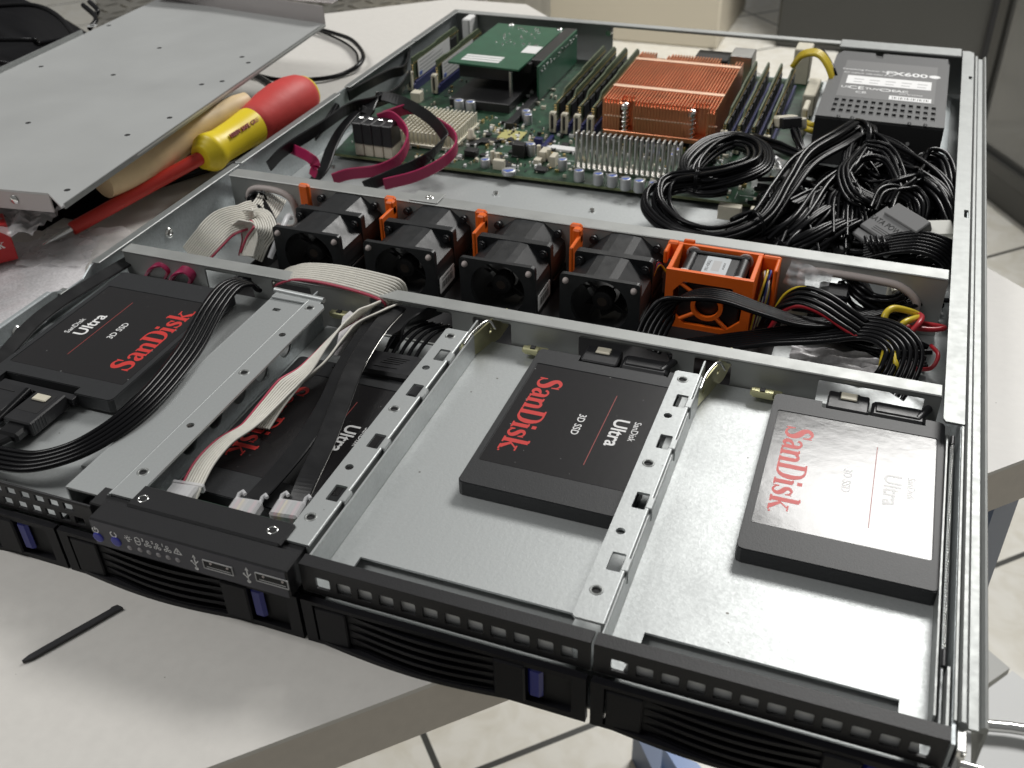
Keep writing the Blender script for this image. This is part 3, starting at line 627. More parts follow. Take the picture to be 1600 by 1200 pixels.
#=====CABLES generic
def hw(*v): 
    vs = [Vector(q) for q in v]
    def f(t):
        if len(vs) == 1: return vs[0].copy()
        k = min(int(t*(len(vs)-1)), len(vs)-2); u = t*(len(vs)-1)-k; return vs[k].lerp(vs[k+1], u)
    return f
def autow(path, tilt=0.):
    """horizontal width direction across the path"""
    L = len(path)
    def f(t):
        i = min(int(t*(L-1)), L-2); d = path[min(i+1, L-1)]-path[max(i-1, 0)]; return Vector((-d.y, d.x, 0)).normalized()+Vector((0, 0, tilt))
    return f
def flat(b, pts, w_, t_=1.2, wd=None, m=0, k=8):
    pa = spline(pts, k); a = w_/2; c_ = t_/2
    sec = [(-a, -c_*.5), (-a+c_*.6, -c_), (a-c_*.6, -c_), (a, -c_*.5), (a, c_*.5), (a-c_*.6, c_), (-a+c_*.6, c_), (-a, c_*.5)]
    b.sweep(pa, wd or autow(pa), sec, m, False)
def strands(b, pts, n_, r, wd=None, m=0, edge=None, k=8, edgeside=0):
    pa = spline(pts, k); W_ = wd or autow(pa); L = len(pa)
    for j in range(n_):
        off = (j-(n_-1)/2)*r*2.14; q = []
        for i, p in enumerate(pa):
            t = (pa[min(i+1, L-1)]-pa[max(i-1, 0)]).normalized(); w_ = W_(i/(L-1)); w_ = (w_-t*w_.dot(t)).normalized(); q.append(p+w_*off)
        b.tube(q, r, 6, m=(edge if (edge is not None and j == (0 if edgeside == 0 else n_-1)) else m))
def bundle(b, pts, n_, R, r, twist=1., seed=0, m=0, k=8, wob=.14, zmin=10.5, mats=None):
    rnd = random.Random(seed); pa = spline(pts, 12); L = len(pa); up = Vector((0, 0, 1))
    for j in range(n_):
        a0 = rnd.random()*2*PI; rr = R*math.sqrt(rnd.random()); ph = rnd.random()*6; fr = rnd.uniform(.7, 1.8); q = []
        for i, p in enumerate(pa):
            t = (pa[min(i+1, L-1)]-pa[max(i-1, 0)]).normalized(); s1 = t.cross(up); s1 = s1.normalized() if s1.length > .05 else Vector((1, 0, 0)); s2 = s1.cross(t)
            u = i/(L-1); a = a0+twist*u*2*PI; rho = rr*(1+wob*math.sin(ph+u*fr*7))
            v = p+s1*(rho*math.cos(a))+s2*(rho*math.sin(a)*.8); v.z = max(v.z, zmin+r); q.append(v)
        b.tube(q, r, 7, m=(mats[j % len(mats)] if mats else m))
def tie(b, c, d, R, m=0, w_=1.2):
    d = Vector(d).normalized(); u = d.orthogonal().normalized(); v = d.cross(u)
    for off in (-w_*.5, w_*.5): b.tube([Vector(c)+d*off+u*(R*math.cos(a))+v*(R*math.sin(a)) for a in [k*PI/8 for k in range(16)]], .55, 6, m=m, closed=True)
    b.box(-1.3, 1.3, -1.3, 1.3, -1, 1.2, m=m, T=TX(*(Vector(c)+u*R)))
def single(b, name, mats, label, cat, group=None):
    c = Vector(b.v[0]); zs = min(q[2] for q in b.v); n_ = len(b.v); c = Vector((sum(q[0] for q in b.v)/n_, sum(q[1] for q in b.v)/n_, zs))
    return tag(b.build(name, mats, None, c), label, cat, group)
#=====BAY CABLES
# leftmost bay
b = MB(); p = P((-60, 700, 34), (0, 716, 36), (60, 720, 38), (140, 693, 41), (222, 634, 43), (292, 552, 43), (332, 482, 43), (358, 449, 44), (382, 441, 41), (400, 448, 36))
strands(b, p, 5, 1.25, k=9)
single(b, 'power_cable', ['cable'], 'flat black five-strand power cable curving over the drive in the leftmost bay', 'cable')
b = MB(); p = P((-40, 605, 33), (0, 562, 36), (50, 507, 38), (92, 474, 38), (140, 444, 38), (190, 414, 36), (222, 396, 32))
flat(b, p, 7, 1.6, wd=hw((1, -.1, -.45), (1, 0, -.4), (1, -.2, -.3)))
single(b, 'flat_cable', ['cable_flat'], 'broad flat black cable along the left wall beside the turned drive', 'cable')
O = (66, 50, 31)
o = thing('data_plug', 'black locking plug with ribbed side and ivory latch in the turned drive', 'cable plug', O)
T_ = None
plug(o, O, 50.5, 65.5, 38, 61, 31.5, 38.6, tab=False)
b = MB(); b.box(53.5, 61, 52.5, 57, 38.6, 39.6, c=.4); b.box(51.5, 63, 45, 58.5, 38.55, 38.7, m=1, c=.02); b.build('latch_tab', ['ivory', 'dark'], o, O)
b = MB(); flat(b, [Vector((58, 39, 34.5)), Vector((55, 30, 34.3)), Vector((45, 14, 33)), Vector((28, 2, 32))], 9, 3); b.box(52.5, 63.5, 31, 39, 32.2, 37, c=1.2); b.build('flat_lead', ['cable_flat'], o, O)
O = (35, 52, 31)
o = thing('power_plug', 'black power plug with embossed lines at the left picture edge', 'cable plug', O)
b = MB(); b.box(22, 48, 40, 60.4, 31.5, 39, c=1.5); b.box(27, 68.5, 60.5, 64.3, 33.2, 36.6, c=.2, m=0)
for k in range(4): b.box(27, 36, 45+k*1.6, 45.5+k*1.6, 39, 39.3, m=1, c=.05)
b.box(26.5, 42, 54.5, 55.2, 39, 39.25, m=1, c=.05)
b.build('plug_body', ['blackpl', 'dark'], o, O)
b = MB(); b.cyl((47, 58, 38.4), (49, 36, 37.6), 1.8); strands(b, [Vector((32, 41, 36)), Vector((30, 30, 36)), Vector((24, 14, 34)), Vector((10, 0, 33))], 4, 1.3); b.build('wire_lead', ['cable'], o, O)
# magenta cables peeking below the crossbar on the left
b = MB()
for c_ in ((232, 428), (268, 438)):
    p = P((c_[0], c_[1], 30), (c_[0]+8, c_[1]-12, 37), (c_[0]+22, c_[1]-17, 39), (c_[0]+34, c_[1]-8, 36), (c_[0]+30, c_[1]+4, 30)); flat(b, p, 6, 1.6, wd=hw((.3, 1, .3)))
single(b, 'data_cable', ['magenta'], 'short magenta cable loops showing behind the turned drive under the front crossbar', 'cable')
# white ribbon cables in the second bay
b = MB(); p = P((290, 780, 30), (300, 758, 32), (320, 722, 34), (350, 690, 35), (388, 665, 36), (420, 631, 37), (448, 600, 38), (475, 578, 38), (500, 548, 40), (527, 517, 41), (556, 494, 41), (576, 483, 40), (594, 472, 35))
strands(b, p, 8, .62, edge=1, k=8, edgeside=0, wd=hw((1, -.15, .05), (1, -.1, .12), (1, -.1, .35), (1, -.2, -.1), (.8, -.2, .6), (.45, -.2, .9), (.7, -.4, .5)))
single(b, 'ribbon_cable', ['ribbon', 'ribbon_red'], 'white ribbon cable with red edge plugged into the control board, rising to the crossbar', 'ribbon cable')
b = MB(); p = P((404, 668, 30), (432, 634, 32), (465, 602, 33), (502, 572, 35), (530, 538, 37), (556, 510, 39), (590, 490, 40), (614, 476, 36))
strands(b, p, 9, .62, k=8, wd=hw((1, -.4, .1), (.6, -.3, .7), (.5, -.3, .8), (.7, -.5, .4)))
single(b, 'ribbon_cable', ['ribbon'], 'second white ribbon cable tucked beneath the red-edged one', 'ribbon cable')
b = MB(); b.sheet([(0, 0), (13, 0), (13, 26), (9, 29), (6, 27), (3, 30), (0, 26)], [], 0, .2, T=frame(at(522, 556, z=30), (.95, .3, 0), (-.28, .93, .25)))
single(b, 'fibre_tape', ['foam'], 'torn grey tape flap under the ribbon cables near the front crossbar', 'tape')
# flat black cables in the second bay
b = MB(); p = P((396, 782, 30), (430, 745, 33), (475, 690, 36), (512, 630, 38), (540, 570, 40), (572, 520, 41), (600, 482, 38)); flat(b, p, 9.5, 1.4, wd=hw((1, -.2, .1), (1, -.3, .1), (1, -.3, .0)))
single(b, 'flat_cable', ['cable_flat'], 'flat black cable, left one of two crossing the drive behind the control panel', 'cable')
b = MB(); p = P((462, 792, 31), (480, 750, 35), (508, 690, 38), (532, 630, 40), (556, 570, 41), (590, 515, 42), (622, 480, 38)); flat(b, p, 8.5, 1.4, wd=hw((1, -.2, -.15), (1, -.3, -.15), (1, -.3, -.1)))
pe = spline([q+Vector((4.3, -1.1, -.7)) for q in p], 8); b.tube(pe, .28, 6, m=1)  # thin bright tube added as the highlight along the cable edge
single(b, 'flat_cable', ['cable_flat', 'alu'], 'flat black cable with a modelled right edge highlight beside the divider behind the control panel', 'cable')
b = MB(); p = P((612, 545, 28), (625, 520, 33), (650, 500, 36), (690, 480, 35)); flat(b, p, 7.5, 1.5, wd=hw((.8, .5, .5), (.3, .6, .9)))
single(b, 'flat_cable', ['cable_flat'], 'short twisted flat black cable left of the power plug under the crossbar', 'cable')
# plug with wires on that drive
O = (186, 140, 21)
o = thing('power_plug', 'black power plug with raised lines on the drive under the ribbon cables', 'cable plug', O)
b = MB(); T_ = TX(187, 141, 25) @ Matrix.Rotation(.05, 4, 'Z')
b.box(-14, 12, -9, 9, -3, 5.2, T=T_, c=1.4)
for k in range(4): b.box(-6+k, 4+k, -1+k*1.6, -.5+k*1.6, 5.2, 5.5, m=1, T=T_, c=.05)
b.box(-8, 4, -4.5, -4, 5.2, 5.5, m=1, T=T_, c=.05)
b.build('plug_body', ['blackpl', 'dark'], o, O)
b = MB()
for k in range(5): 
    x_ = 178+k*4; b.tube(spline([Vector((x_, 148, 27.5)), Vector((x_+1, 158, 31)), Vector((x_+4, 168, 33)), Vector((x_+9, 180, 30))], 6), 1.0, 7)
b.build('wire_lead', ['cable'], o, O)
b = MB(); b.box(134.5, 145, 60, 138, 20, 26, c=.2, T=TX(-2.6, 0, 0)); 
# milky connectors on the control board
def milky(px, py, lab, kind):
    q = at(px, py, z=29); O = tuple(q)
    o = thing('clear_plug', lab, 'cable plug', O)
    b = MB(); T_ = TX(*q) @ Matrix.Rotation(.12, 4, 'Z')
    b.box(-6, 6, -5, 5, 0, 5.5, T=T_, c=1)
    if kind: b.tube([T_ @ Vector(v) for v in ((-5, 4, 4), (-5, 6.5, 5), (-3.6, 7.5, 5.6), (-2.4, 6.4, 5.2))], .9, 6); b.tube([T_ @ Vector(v) for v in ((5, 4, 4), (5, 6.5, 5), (6, 7.5, 5.6), (7, 6.4, 5.2))], .9, 6)
    else: b.box(-7, 7, 5, 7.5, .5, 4.5, T=T_, c=.6)
    b.build('plug_shell', ['clear'], o, O)
    b = MB()
    for k in range(6): b.box(-4.6+k*1.7, -3.6+k*1.7, -4, 5, 1, 4.2, T=T_, m=(0 if not kind else (1, 2, 0, 3, 1, 0)[k]), c=.2)
    b.build('contacts', ['alu', 'ribbon_red', 'yellow_wire', 'pcb2'], o, O)
milky(285, 783, 'milky clear plug at the lower end of the red-edged white ribbon cable', 0)
milky(384, 806, 'milky clear hooked plug between the ribbon plug and the divider, left of its twin', 1)
milky(452, 808, 'milky clear hooked plug close to the bay divider at the control board', 1)
#=====FANS
b = MB(); b.box(56, 352, 186, 278, 9.3, 10.2, c=.1); b.box(56, 57.5, 200, 278, 10.2, 20); part(b, 'dark_floor_sheet', ['dark'])  # black sheet added to darken the pan floor between the fans
def fan_body(b, w_=43, L=56, top=H-.6, bot=9.6):
    h = top-bot
    # two square rotor shrouds along y: flange, cone-cut body, middle flange, body, flange
    def flange(y0, y1):
        TT = Matrix(((1, 0, 0, 0), (0, 0, 1, 0), (0, 1, 0, bot), (0, 0, 0, 1)))
        b.sheet(rrect(0, w_, 0, h, 2.2, 4), [circ(w_/2, h/2, h/2-1.0, 28)[::-1]], y0, y1, T=TT)
    flange(0, 2.6); flange(L*.46, L*.46+4.5); flange(L-2.6, L)
    for y0, y1 in ((2.6, L*.46), (L*.46+4.5, L-2.6)):
        n = 32; v = []
        for yy in (y0, y1):
            for k in range(n):
                a = 2*PI*k/n; c_, s_ = math.cos(a), math.sin(a)
                e = 1/max(abs(c_), abs(s_), (abs(c_)+abs(s_))/1.38)
                v.append((w_/2+c_*e*w_/2*.985, yy, bot+h/2+s_*e*h/2*.985))
        b.add(v, [[k, n+k, n+(k+1) % n, (k+1) % n] for k in range(n)], 0)
        v2 = []
        for yy in (y0, y1):
            for k in range(n): a = 2*PI*k/n; v2.append((w_/2+math.cos(a)*(h/2-1.0), yy, bot+h/2+math.sin(a)*(h/2-1.0)))
        b.add(v2, [[(k+1) % n, n+(k+1) % n, n+k, k] for k in range(n)], 1, True)
    # rib down the flank
    b.box(w_-.9, w_, 3, L-3, bot, bot+9, c=.2)
M['hubring'] = mat('hub_brown', (.035, .024, .018), .5)
def fan(x0, y0, label, sticker):
    o = thing('cooling_fan', label, 'fan', (x0, y0, 9.3), group='black cooling fans in a row between the crossbars')
    z0 = -9.3
    b = MB(); fan_body(b); b2 = MB(); b2.v = [(x, y, z+z0) for x, y, z in b.v]; b2.f = b.f; b2.m = b.m; b2.sm = b.sm
    b2.box(3, 40, 4, 52, 0, 3.2, c=.3)
    b2.build('fan_housing', ['fan', 'dark'], o)
    cx, cz = 21.5, (H-.6+9.6)/2+z0
    b = MB()
    for k in range(7):           # rotor blades
        a0 = k*2*PI/7; v = []
        for i in range(6):
            r = 7+i*1.25
            for dy, da in ((0, -.2), (9, .38)): a = a0+da+i*.06; v.append((cx+r*math.cos(a), 12+dy, cz+r*math.sin(a)))
        b.add(v, [[2*i, 2*i+1, 2*i+3, 2*i+2] for i in range(5)], 0, True)
    b.build('impeller', ['dark'], o)
    b = MB(); b.lathe((cx, 3.4, cz), (0, -1, 0), [(-10, 5.6), (-3, 5.6), (-2.4, 5.2), (-2.8, 4.0), (-2.2, 3.8), (-2.0, 3.2), (-2.0, .01)], n=24)
    b.cyl((cx, 5.3, cz), (cx, 5.2, cz), 2.6, m=1)
    for a in (.6, 2.2, 3.8, 5.4): b.box(5, 15, 11, 12, -.5, .5, T=TX(cx, 0, cz) @ Matrix.Rotation(a, 4, 'Y'))
    b.build('hub', ['dark', M['hubring']], o)
    for fx in (3.4, 39.6):
        for zz, yy in ((39.6, -.4), ):
            b = MB(); b.lathe((fx, yy, zz+z0-.9), (0, -1, 0), [(-2, 1.7), (0, 1.7), (1.4, 1.3), (1.8, .6), (1.8, .01)], n=12); b.build('rivet_pin', ['rubber'], o)
    for fx in (3.6, 39.4):
        for yy in (27, 52): b = MB(); b.cyl((fx, yy-5, 38+z0), (fx, yy, 38+z0), 1.5, n=10); b.cyl((fx, yy-4, 38+z0), (fx, yy-2.6, 38+z0), 2.4, n=10); b.build('rubber_mount', ['blackpl'], o)
    b = MB(); b.box(-9.5, -2.5, 45.5, 49.5, 6, 37.5, c=1.2)
    if x0 > 100: b.box(-3.6, -1.6, 27, 46, 10, 33.5, c=.5); b.box(-6.5, -1.6, 41, 46, 28, 37, c=.9)
    b.build('pull_clip', ['orange'], o)
    b = MB()
    for k in range(4): b.tube(spline([Vector((-4+k*.5, 38, 14+z0)), Vector((-6+k*.4, 39, 28+z0)), Vector((-5+k*.6, 42, 35+z0+k*.3)), Vector((-1, 45, 31+z0))], 6), .55, 6, m=k % 4)
    b.build('wire_lead', ['yellow_wire', 'red_wire', 'blue_wire', 'cable'], o)
    b = MB(); b.box(-5.5, -2.5, 28, 32, 0, 12, c=.3); b.build('fan_socket', ['rubber'], o)
    if sticker:
        b = MB(); TT = Matrix(((0, 0, 1, 43.02), (1, 0, 0, 0), (0, 1, 0, z0), (0, 0, 0, 1)))
        b.sheet(rrect(4, 24, 14, 23.5, .8), [], 0, .12, T=TT)
        for k in range(14): b.sheet([(7+k*1.05, 16), (7+k*1.05+(.3, .55, .75)[k % 3], 16), (7+k*1.05+(.3, .55, .75)[k % 3], 20), (7+k*1.05, 20)], [], .13, .16, m=1, T=TT)
        b.text('10-0100401-02', 2.2, TT @ TX(13.8, 21.6, .14), m=1)
        b.build('barcode_label', ['white', 'chip'], o)
    return o
fan(70, 227.5, 'black cooling fan at the left end of the row, against the crumpled ribbon cable', False)
fan(127.5, 227.5, 'black cooling fan with a barcode label, second from the left of the row', True)
fan(185, 227, 'black cooling fan with a barcode label, third in the row, above the brass clip', True)
fan(241.5, 227, 'black cooling fan without a label standing next to the orange fan cage', False)
# orange caged fan
FO = (293, 245, 9.3)
of = thing('caged_fan', 'small black fan with grey label in a bright orange cage', 'fan', FO)
x0, x1, y0, y1 = 293, 337.5, 245.5, 276.5
fxc = (x0+x1)/2
b = MB(); TT = TXZ
cy = [(fxc-11, 13), (fxc+11, 13), (fxc+17.5, 19), (fxc+18, 31), (fxc+12, 38), (fxc-13, 38), (fxc-18, 32), (fxc-18, 19)]
b.sheet([(x0, 10), (x1, 10), (x1, 44), (x0, 44)], [cy[::-1]], y0, y0+2.2, T=TT)
b.sheet(circ(fxc, 25, 8.4, 28), [circ(fxc, 25, 6.2, 28)[::-1]], y0+.1, y0+2.0, T=TT)
for a in (.75, 2.4, 3.85, 5.4):
    c_, s_ = math.cos(a), math.sin(a); b.cyl((fxc+8*c_, y0+1.1, 25+8*s_), (fxc+20*c_, y0+1.1, 25+17*s_), 1.15, n=8)
b.sheet([(x0, 10), (x1, 10), (x1, 44), (x0, 44)], [circ(fxc, 26, 15, 24)[::-1]], y1-2, y1, T=TT)
b.box(x0, x0+2.4, y0+2.2, y1-2, 10, 44, c=.3); b.box(x1-2.4, x1, y0+2.2, y1-2, 10, 44, c=.3)
b.box(x0-6, x0, y1-3, y1+1, 34, 44.4, c=.8); b.box(x0-6, x0-4, y1-12, y1, 36, 43.6, c=.6); b.box(x1, x1+9.5, y1-3, y1, 34, 44, c=.8); b.box(x1+7.5, x1+9.5, y1-16, y1, 14, 43.6, c=.6); b.box(x0+2, x0+8, y1, y1+2, 40, 45.5, c=.5)
b.build('orange_cage', ['orange'], of, FO)
b = MB(); b.box(x0+6, x1-6, y0+3, y0+5.4, 12, 42.4, c=.6); b.box(x0+6, x1-6, y1-5, y1-2.6, 12, 42.4, c=.6); b.box(x0+11, x1-11, y0+5.4, y1-5, 12, 41, c=.4)
for xx in (x0+8.6, x1-8.6): b.cyl((xx, y0+4, 39), (xx, y1-4, 39), 3.0, n=16)
b.lathe((fxc, y0+2.8, 25), (0, -1, 0), [(0, 5.8), (.5, 5.4), (.5, .01)], n=20)
b.build('fan_housing', ['fan'], of, FO)
for xx in (x0+8.5, x1-8.5):
    for yy in (y0+2.8, y1-3): b = MB(); b.cyl((xx, yy, 39.4), (xx, yy+1.6, 39.4), 4.1, n=16); b.build('rubber_mount', ['rubber'], of, FO)
b = MB(); T_ = TX(fxc+.5, 260.6, 41.05) @ Matrix.Rotation(0, 4, 'Z'); b.sheet(rrect(-6.3, 6.3, -10, 10, .5), [], 0, .12, T=T_); b.sheet([(-2, -5), (2.2, -5), (2.2, 6), (-2, 6)], [], .13, .16, m=1, T=T_)
b.text('FRU-42R5LJ', 2.4, T_ @ TX(-4.2, 0, .14) @ Matrix.Rotation(PI/2, 4, 'Z'), m=2); b.text('5012345678', 1.4, T_ @ TX(4, 1, .14) @ Matrix.Rotation(PI/2, 4, 'Z'), m=2)
b.build('grey_label', [mat('grey_label', (.50, .53, .55), .45), 'grey_ink', 'chip'], of, FO)
b = MB(); cols = ['yellow_wire', 'blue_wire', 'red_wire', 'cable', 'ribbon']
for k in range(12):
    o_ = k*.55; b.tube(spline([Vector((x1+1+o_*.4, y0+4+o_, 13)), Vector((x1+2+o_*.6, y0+6+o_, 24+2*math.sin(k))), Vector((x1+3.5+o_*.5, y0+12+o_*.5, 33+2*math.cos(k*2))), Vector((x1+4+math.sin(k)*2, y1-9, 39-k*.3)), Vector((x1+3, y1-4, 36))], 6), .6, 6, m=k % 5)
b.build('wire_lead', cols, of, FO); b = MB()
for k in range(4): b.tube(spline([Vector((x0-3, y1-12, 30)), Vector((x0-7-k*.5, y1-14, 36+k*.7)), Vector((x0-9, y1-20, 32)), Vector((x0-10, y1-24, 14))], 6), .6, 6, m=k % 4)
b.build('wire_lead', cols, of, FO)
#=====MOTHERBOARD
MO = (150, 470, 13)
mb_ = thing('motherboard', 'green server motherboard with heatsinks and sockets at the back of the case', 'circuit board', MO)
def mp_(b, name, mats, parent=mb_, label=None): return b.build(name, mats, parent, MO, label=label)
b = MB(); b.sheet([(16, 391), (330, 397), (330, 640), (5, 640), (5, 470)], [], 12.2, 13.8)
b.sheet([(16, 390.7), (330, 396.7), (330, 397.1), (16, 391.1)], [], 12.0, 13.7, m=1)
mp_(b, 'board', ['pcb', 'pcb_edge'])
b = MB(); rnd = random.Random(3)
for k in range(750):
    x_, y_ = rnd.uniform(64, 322), rnd.uniform(400, 480)
    if rnd.random() < .25: x_, y_ = rnd.uniform(16, 140), rnd.uniform(395, 560)
    s_ = rnd.choice([.5, .8, 1.2]); l_ = s_*rnd.uniform(1.4, 2.4)
    if rnd.random() < .5: s_, l_ = l_, s_
    b.box(x_, x_+s_*1.3, y_, y_+l_*1.3, 13.8, 13.8+rnd.uniform(.5, 2.6), m=rnd.choice([0, 1, 1, 2, 3, 3]), c=.05)
for k in range(26):
    x_, y_ = rnd.uniform(90, 175), rnd.uniform(402, 452); s_ = rnd.uniform(3, 8); b.box(x_, x_+s_, y_, y_+s_*rnd.uniform(.6, 1.2), 13.8, 15.2+rnd.random(), m=0, c=.2)
for k in range(60):
    x_, y_ = rnd.uniform(70, 320), rnd.uniform(402, 476); l_ = rnd.uniform(3, 12)
    if k % 2: b.box(x_, x_+l_, y_, y_+.3, 13.8, 13.9, m=3, c=.02)
    else: b.box(x_, x_+.3, y_, y_+l_, 13.8, 13.9, m=3, c=.02)
o = mp_(b, 'surface_components', ['chip', 'ivory', 'gold', 'white']); o['kind'] = 'stuff'
b = MB(); T_ = TX(*at(800, 212, z=14)); b.box(-9, 9, -8, 8, 0, .8, T=T_, c=.2); mp_(b, 'yellow_sticker', [mat('pale_yellow', (.45, .42, .16), .5)])
# electrolytic cans
for px, py, h_, r_ in ((905, 265, 8, 3.6), (935, 270, 8, 3.6), (957, 273, 8, 3.6), (978, 278, 8, 3.6), (999, 281, 8, 3.6), (1022, 284, 8, 3.6), (758, 248, 6, 3.4), (830, 224, 9, 3), (823, 224, 7, 4), (879, 248, 8, 3.4), (735, 153+5, 9, 3.8), (717, 156, 9, 3.8), (822, 172, 8, 3.4), (825, 178, 8, 3.2), (1057, 232, 8, 3.4), (1052, 240, 8, 3), (795, 265, 3, 5), (707, 196, 9, 3)):
    q = at(px, py, z=13.8+h_); b = MB(); b.lathe((q.x, q.y, 13.8), (0, 0, 1), [(0, r_*.95), (.8, r_), (h_-.5, r_), (h_, r_*.88), (h_, .01)], n=18)
    b.sheet([(q.x-r_*.75, q.y-r_*.4), (q.x+r_*.1, q.y-r_*.82), (q.x+r_*.8, q.y-r_*.1), (q.x+r_*.5, q.y+r_*.3)], [], 13.8+h_, 13.85+h_, m=1)
    mp_(b, 'capacitor', ['cap', 'capblue'])
# pin headers and small sockets
b = MB()
for px, py, w_, l_, h_, m_ in ((770, 265, 8, 4, 7, 0), (842, 252, 5, 10, 7, 0), (858, 262, 4, 9, 8, 0), (833, 258, 5, 6, 4, 0), (1120, 342, 14, 6, 9, 0), (1170, 345, 5, 5, 8, 0), (725, 245, 9, 7, 5, 1), (800, 246, 9, 6, 10, 1), (845, 236, 3, 22, 4, 3), (1085, 262, 8, 14, 9, 1), (642, 160, 8, 8, 8, 0), (1105, 255, 6, 10, 9, 1)):
    q = at(px, py, z=13.8); b = MB(); b.box(q.x, q.x+w_, q.y, q.y+l_, 13.8, 13.8+h_, m=m_, c=.3); mp_(b, 'header_block', ['ivory', 'chip', 'white', 'blueslot'])
for px, py in ((842, 246), (858, 252), (770, 255), (778, 258)):
    q = at(px, py, z=13.8); b = MB(); b.cyl(q, q+Vector((0, 0, 9)), 1.5, m=0); mp_(b, 'board_post', ['ivory'])
q = at(872, 237, z=13.8); b = MB(); b.box(q.x-20, q.x+14, q.y, q.y+7, 13.8, 15.8, m=2, c=.3); b.box(q.x-18, q.x-12, q.y-1, q.y+3, 13.8, 22, m=3, c=.3)
mp_(b, 'pin_socket', ['ivory', 'chip', 'white', 'blueslot'])
# voltage regulator heatsink with tall fins
b = MB(); a0 = at(893, 268, z=16); a1 = at(1052, 290, z=16)
for k in range(20):
    x_ = a0.x+(a1.x-a0.x)*k/19
    b.box(x_, x_+1.55, a0.y+7, a0.y+13, 15.5, 41, c=.3)
b.box(a0.x-1, a1.x+2, a0.y+7.5, a0.y+15, 14, 16.5, m=0)
mp_(b, 'regulator_heatsink', ['alu'])
# chipset heatsink
b = MB(); b.box(50, 98, 417, 469, 14.5, 17, c=.3)
for k in range(15):
    for j in range(13): b.box(51+k*3.2, 52.1+k*3.2, 418+j*3.9, 420.9+j*3.9, 17, 25.5, c=.15)
mp_(b, 'chipset_heatsink', ['alu_gold'])
for x_, y_ in ((103, 440), (58, 414)): 
    b = MB(); b.lathe((x_, y_, 14), (0, 0, 1), [(0, 2.2), (2, 2.2), (2.4, 3.6), (4, 3.8), (5, 2.6), (9, 2.2), (10, .01)]); mp_(b, 'push_pin', ['ivory'])
# memory slots
def slot(x, y0, y1):
    b = MB(); b.box(x-2.8, x-.9, y0, y1, 13.8, 21, c=.2); b.box(x+.9, x+2.8, y0, y1, 13.8, 21, c=.2); b.box(x-2.8, x+2.8, y0-5, y0, 13.8, 20, c=.3); s_ = mp_(b, 'memory_slot', ['blueslot'])
    b = MB(); b.box(x-2.3, x-1.1, y0-7.5, y0-3.5, 16, 30, m=0, c=.3); b.box(x+1.1, x+2.3, y0-7.5, y0-3.5, 16, 30, m=0, c=.3); b.box(x-2.3, x+2.3, y0-6.5, y0-3.0, 28, 30.6, c=.4); b.box(x-2.3, x+2.3, y0-6.2, y0-3.4, 15, 18, c=.3); b.box(x-.6, x+.6, y0-7, y0-4, 18, 28, m=1, c=.1)
    b.build('slot_latch', ['ivory', 'chip'], s_, MO)
RX = [155.2, 164.2, 173.8, 183.8, 280, 289.6, 299.6, 309.4]
for x in RX: slot(x, 477, 606)
for x in (15.8, 37.6): slot(x, 528, 622)
b = MB(); b.box(200, 270, 478, 575, 13.8, 18, c=.3); mp_(b, 'processor_socket', ['chip'])
for bx in ((60, 110, 500, 600, 13.8, 21), (118, 124, 470, 600, 13.8, 19)): b = MB(); b.box(*bx, c=.3); mp_(b, 'card_slot', ['chip'])
# rear sockets seen past the copper heatsink
q0 = at(1143, 92, z=30)
for nm, bx, mm in (('video_socket', (q0.x, q0.x+18, 618, 640, 14, 36), 'alu'), ('network_socket', (q0.x-30, q0.x-2, 622, 645, 14, 30), 'chip'), ('power_socket', (305, 318, 628, 648, 14, 42), 'ivory'), ('power_socket', (322, 331, 560, 600, 14, 30), 'ivory'), ('power_socket', (326, 330, 520, 540, 14, 34), 'ivory')):
    b = MB(); b.box(*bx, c=.8); mp_(b, nm, [mm])
#=====RAM
def ram_part(o, y0, y1, chips=8, sticker=False, z0=-13.8, top=40):
    b = MB(); Ln = y1-y0; TT = Matrix(((0, 0, 1, 0), (1, 0, 0, 0), (0, 1, 0, z0), (0, 0, 0, 1)))
    out = [(0, 18), (Ln, 18), (Ln, top-3), (Ln-2, top-2), (Ln-5, top), (Ln*.5+3, top), (Ln*.5, top-1), (22, top-1), (16, top-5) if not sticker else (16, top), (0, top-5) if not sticker else (0, top)]
    b.sheet(out, [], -.6, .6, T=TT); b.build('memory_board', ['ram'], o)
    b = MB(); rnd = random.Random(5)
    n_ = chips
    for k in range(n_):
        c0 = 7+k*(Ln-10)/n_
        for s_ in (-1, 1):
            X = (.6, 1.7) if s_ > 0 else (-1.7, -.6); b.box(X[0], X[1], c0, c0+(Ln-10)/n_-3, 24+z0, top-7+z0, c=.1)
    for k in range(int(Ln/2.4)):
        b.box(.6, 1.0, 2+k*2.4, 3.2+k*2.4, top-5.6+z0, top-4.8+z0, m=1, c=.03); b.box(.6, 1.0, 2+k*2.4, 2.9+k*2.4, 21.2+z0, 22.2+z0, m=1, c=.03)
    for k in range(8): b.box(-1, 1, -.15, .3, 20+k*1.9+z0, 20.9+k*1.9+z0, m=1, c=.03)
    b.build('memory_chips', ['chip', 'gold'], o)
    if sticker:
        b = MB(); b.sheet([(7, 22), (Ln-22, 22), (Ln-22, top-4), (7, top-4)], [], 1.75, 1.9, T=TT)
        for k in range(4): b.sheet([(10, 24+k*3), (10+rnd.uniform(20, 50), 24+k*3), (10+rnd.uniform(20, 50), 25.2+k*3), (10, 25.2+k*3)], [], 1.9, 1.94, T=TT, m=1)
        b.box(1.8, 2.1, 9, 14, 23+z0, 26+z0, m=2, c=.05)
        b.build('white_label', ['white', 'grey_ink', 'capblue'], o)
r0 = thing('memory_module', 'x', 'memory module', (RX[0], 477, 13.8), group='green memory modules beside the copper heatsink'); ram_part(r0, 477, 606)
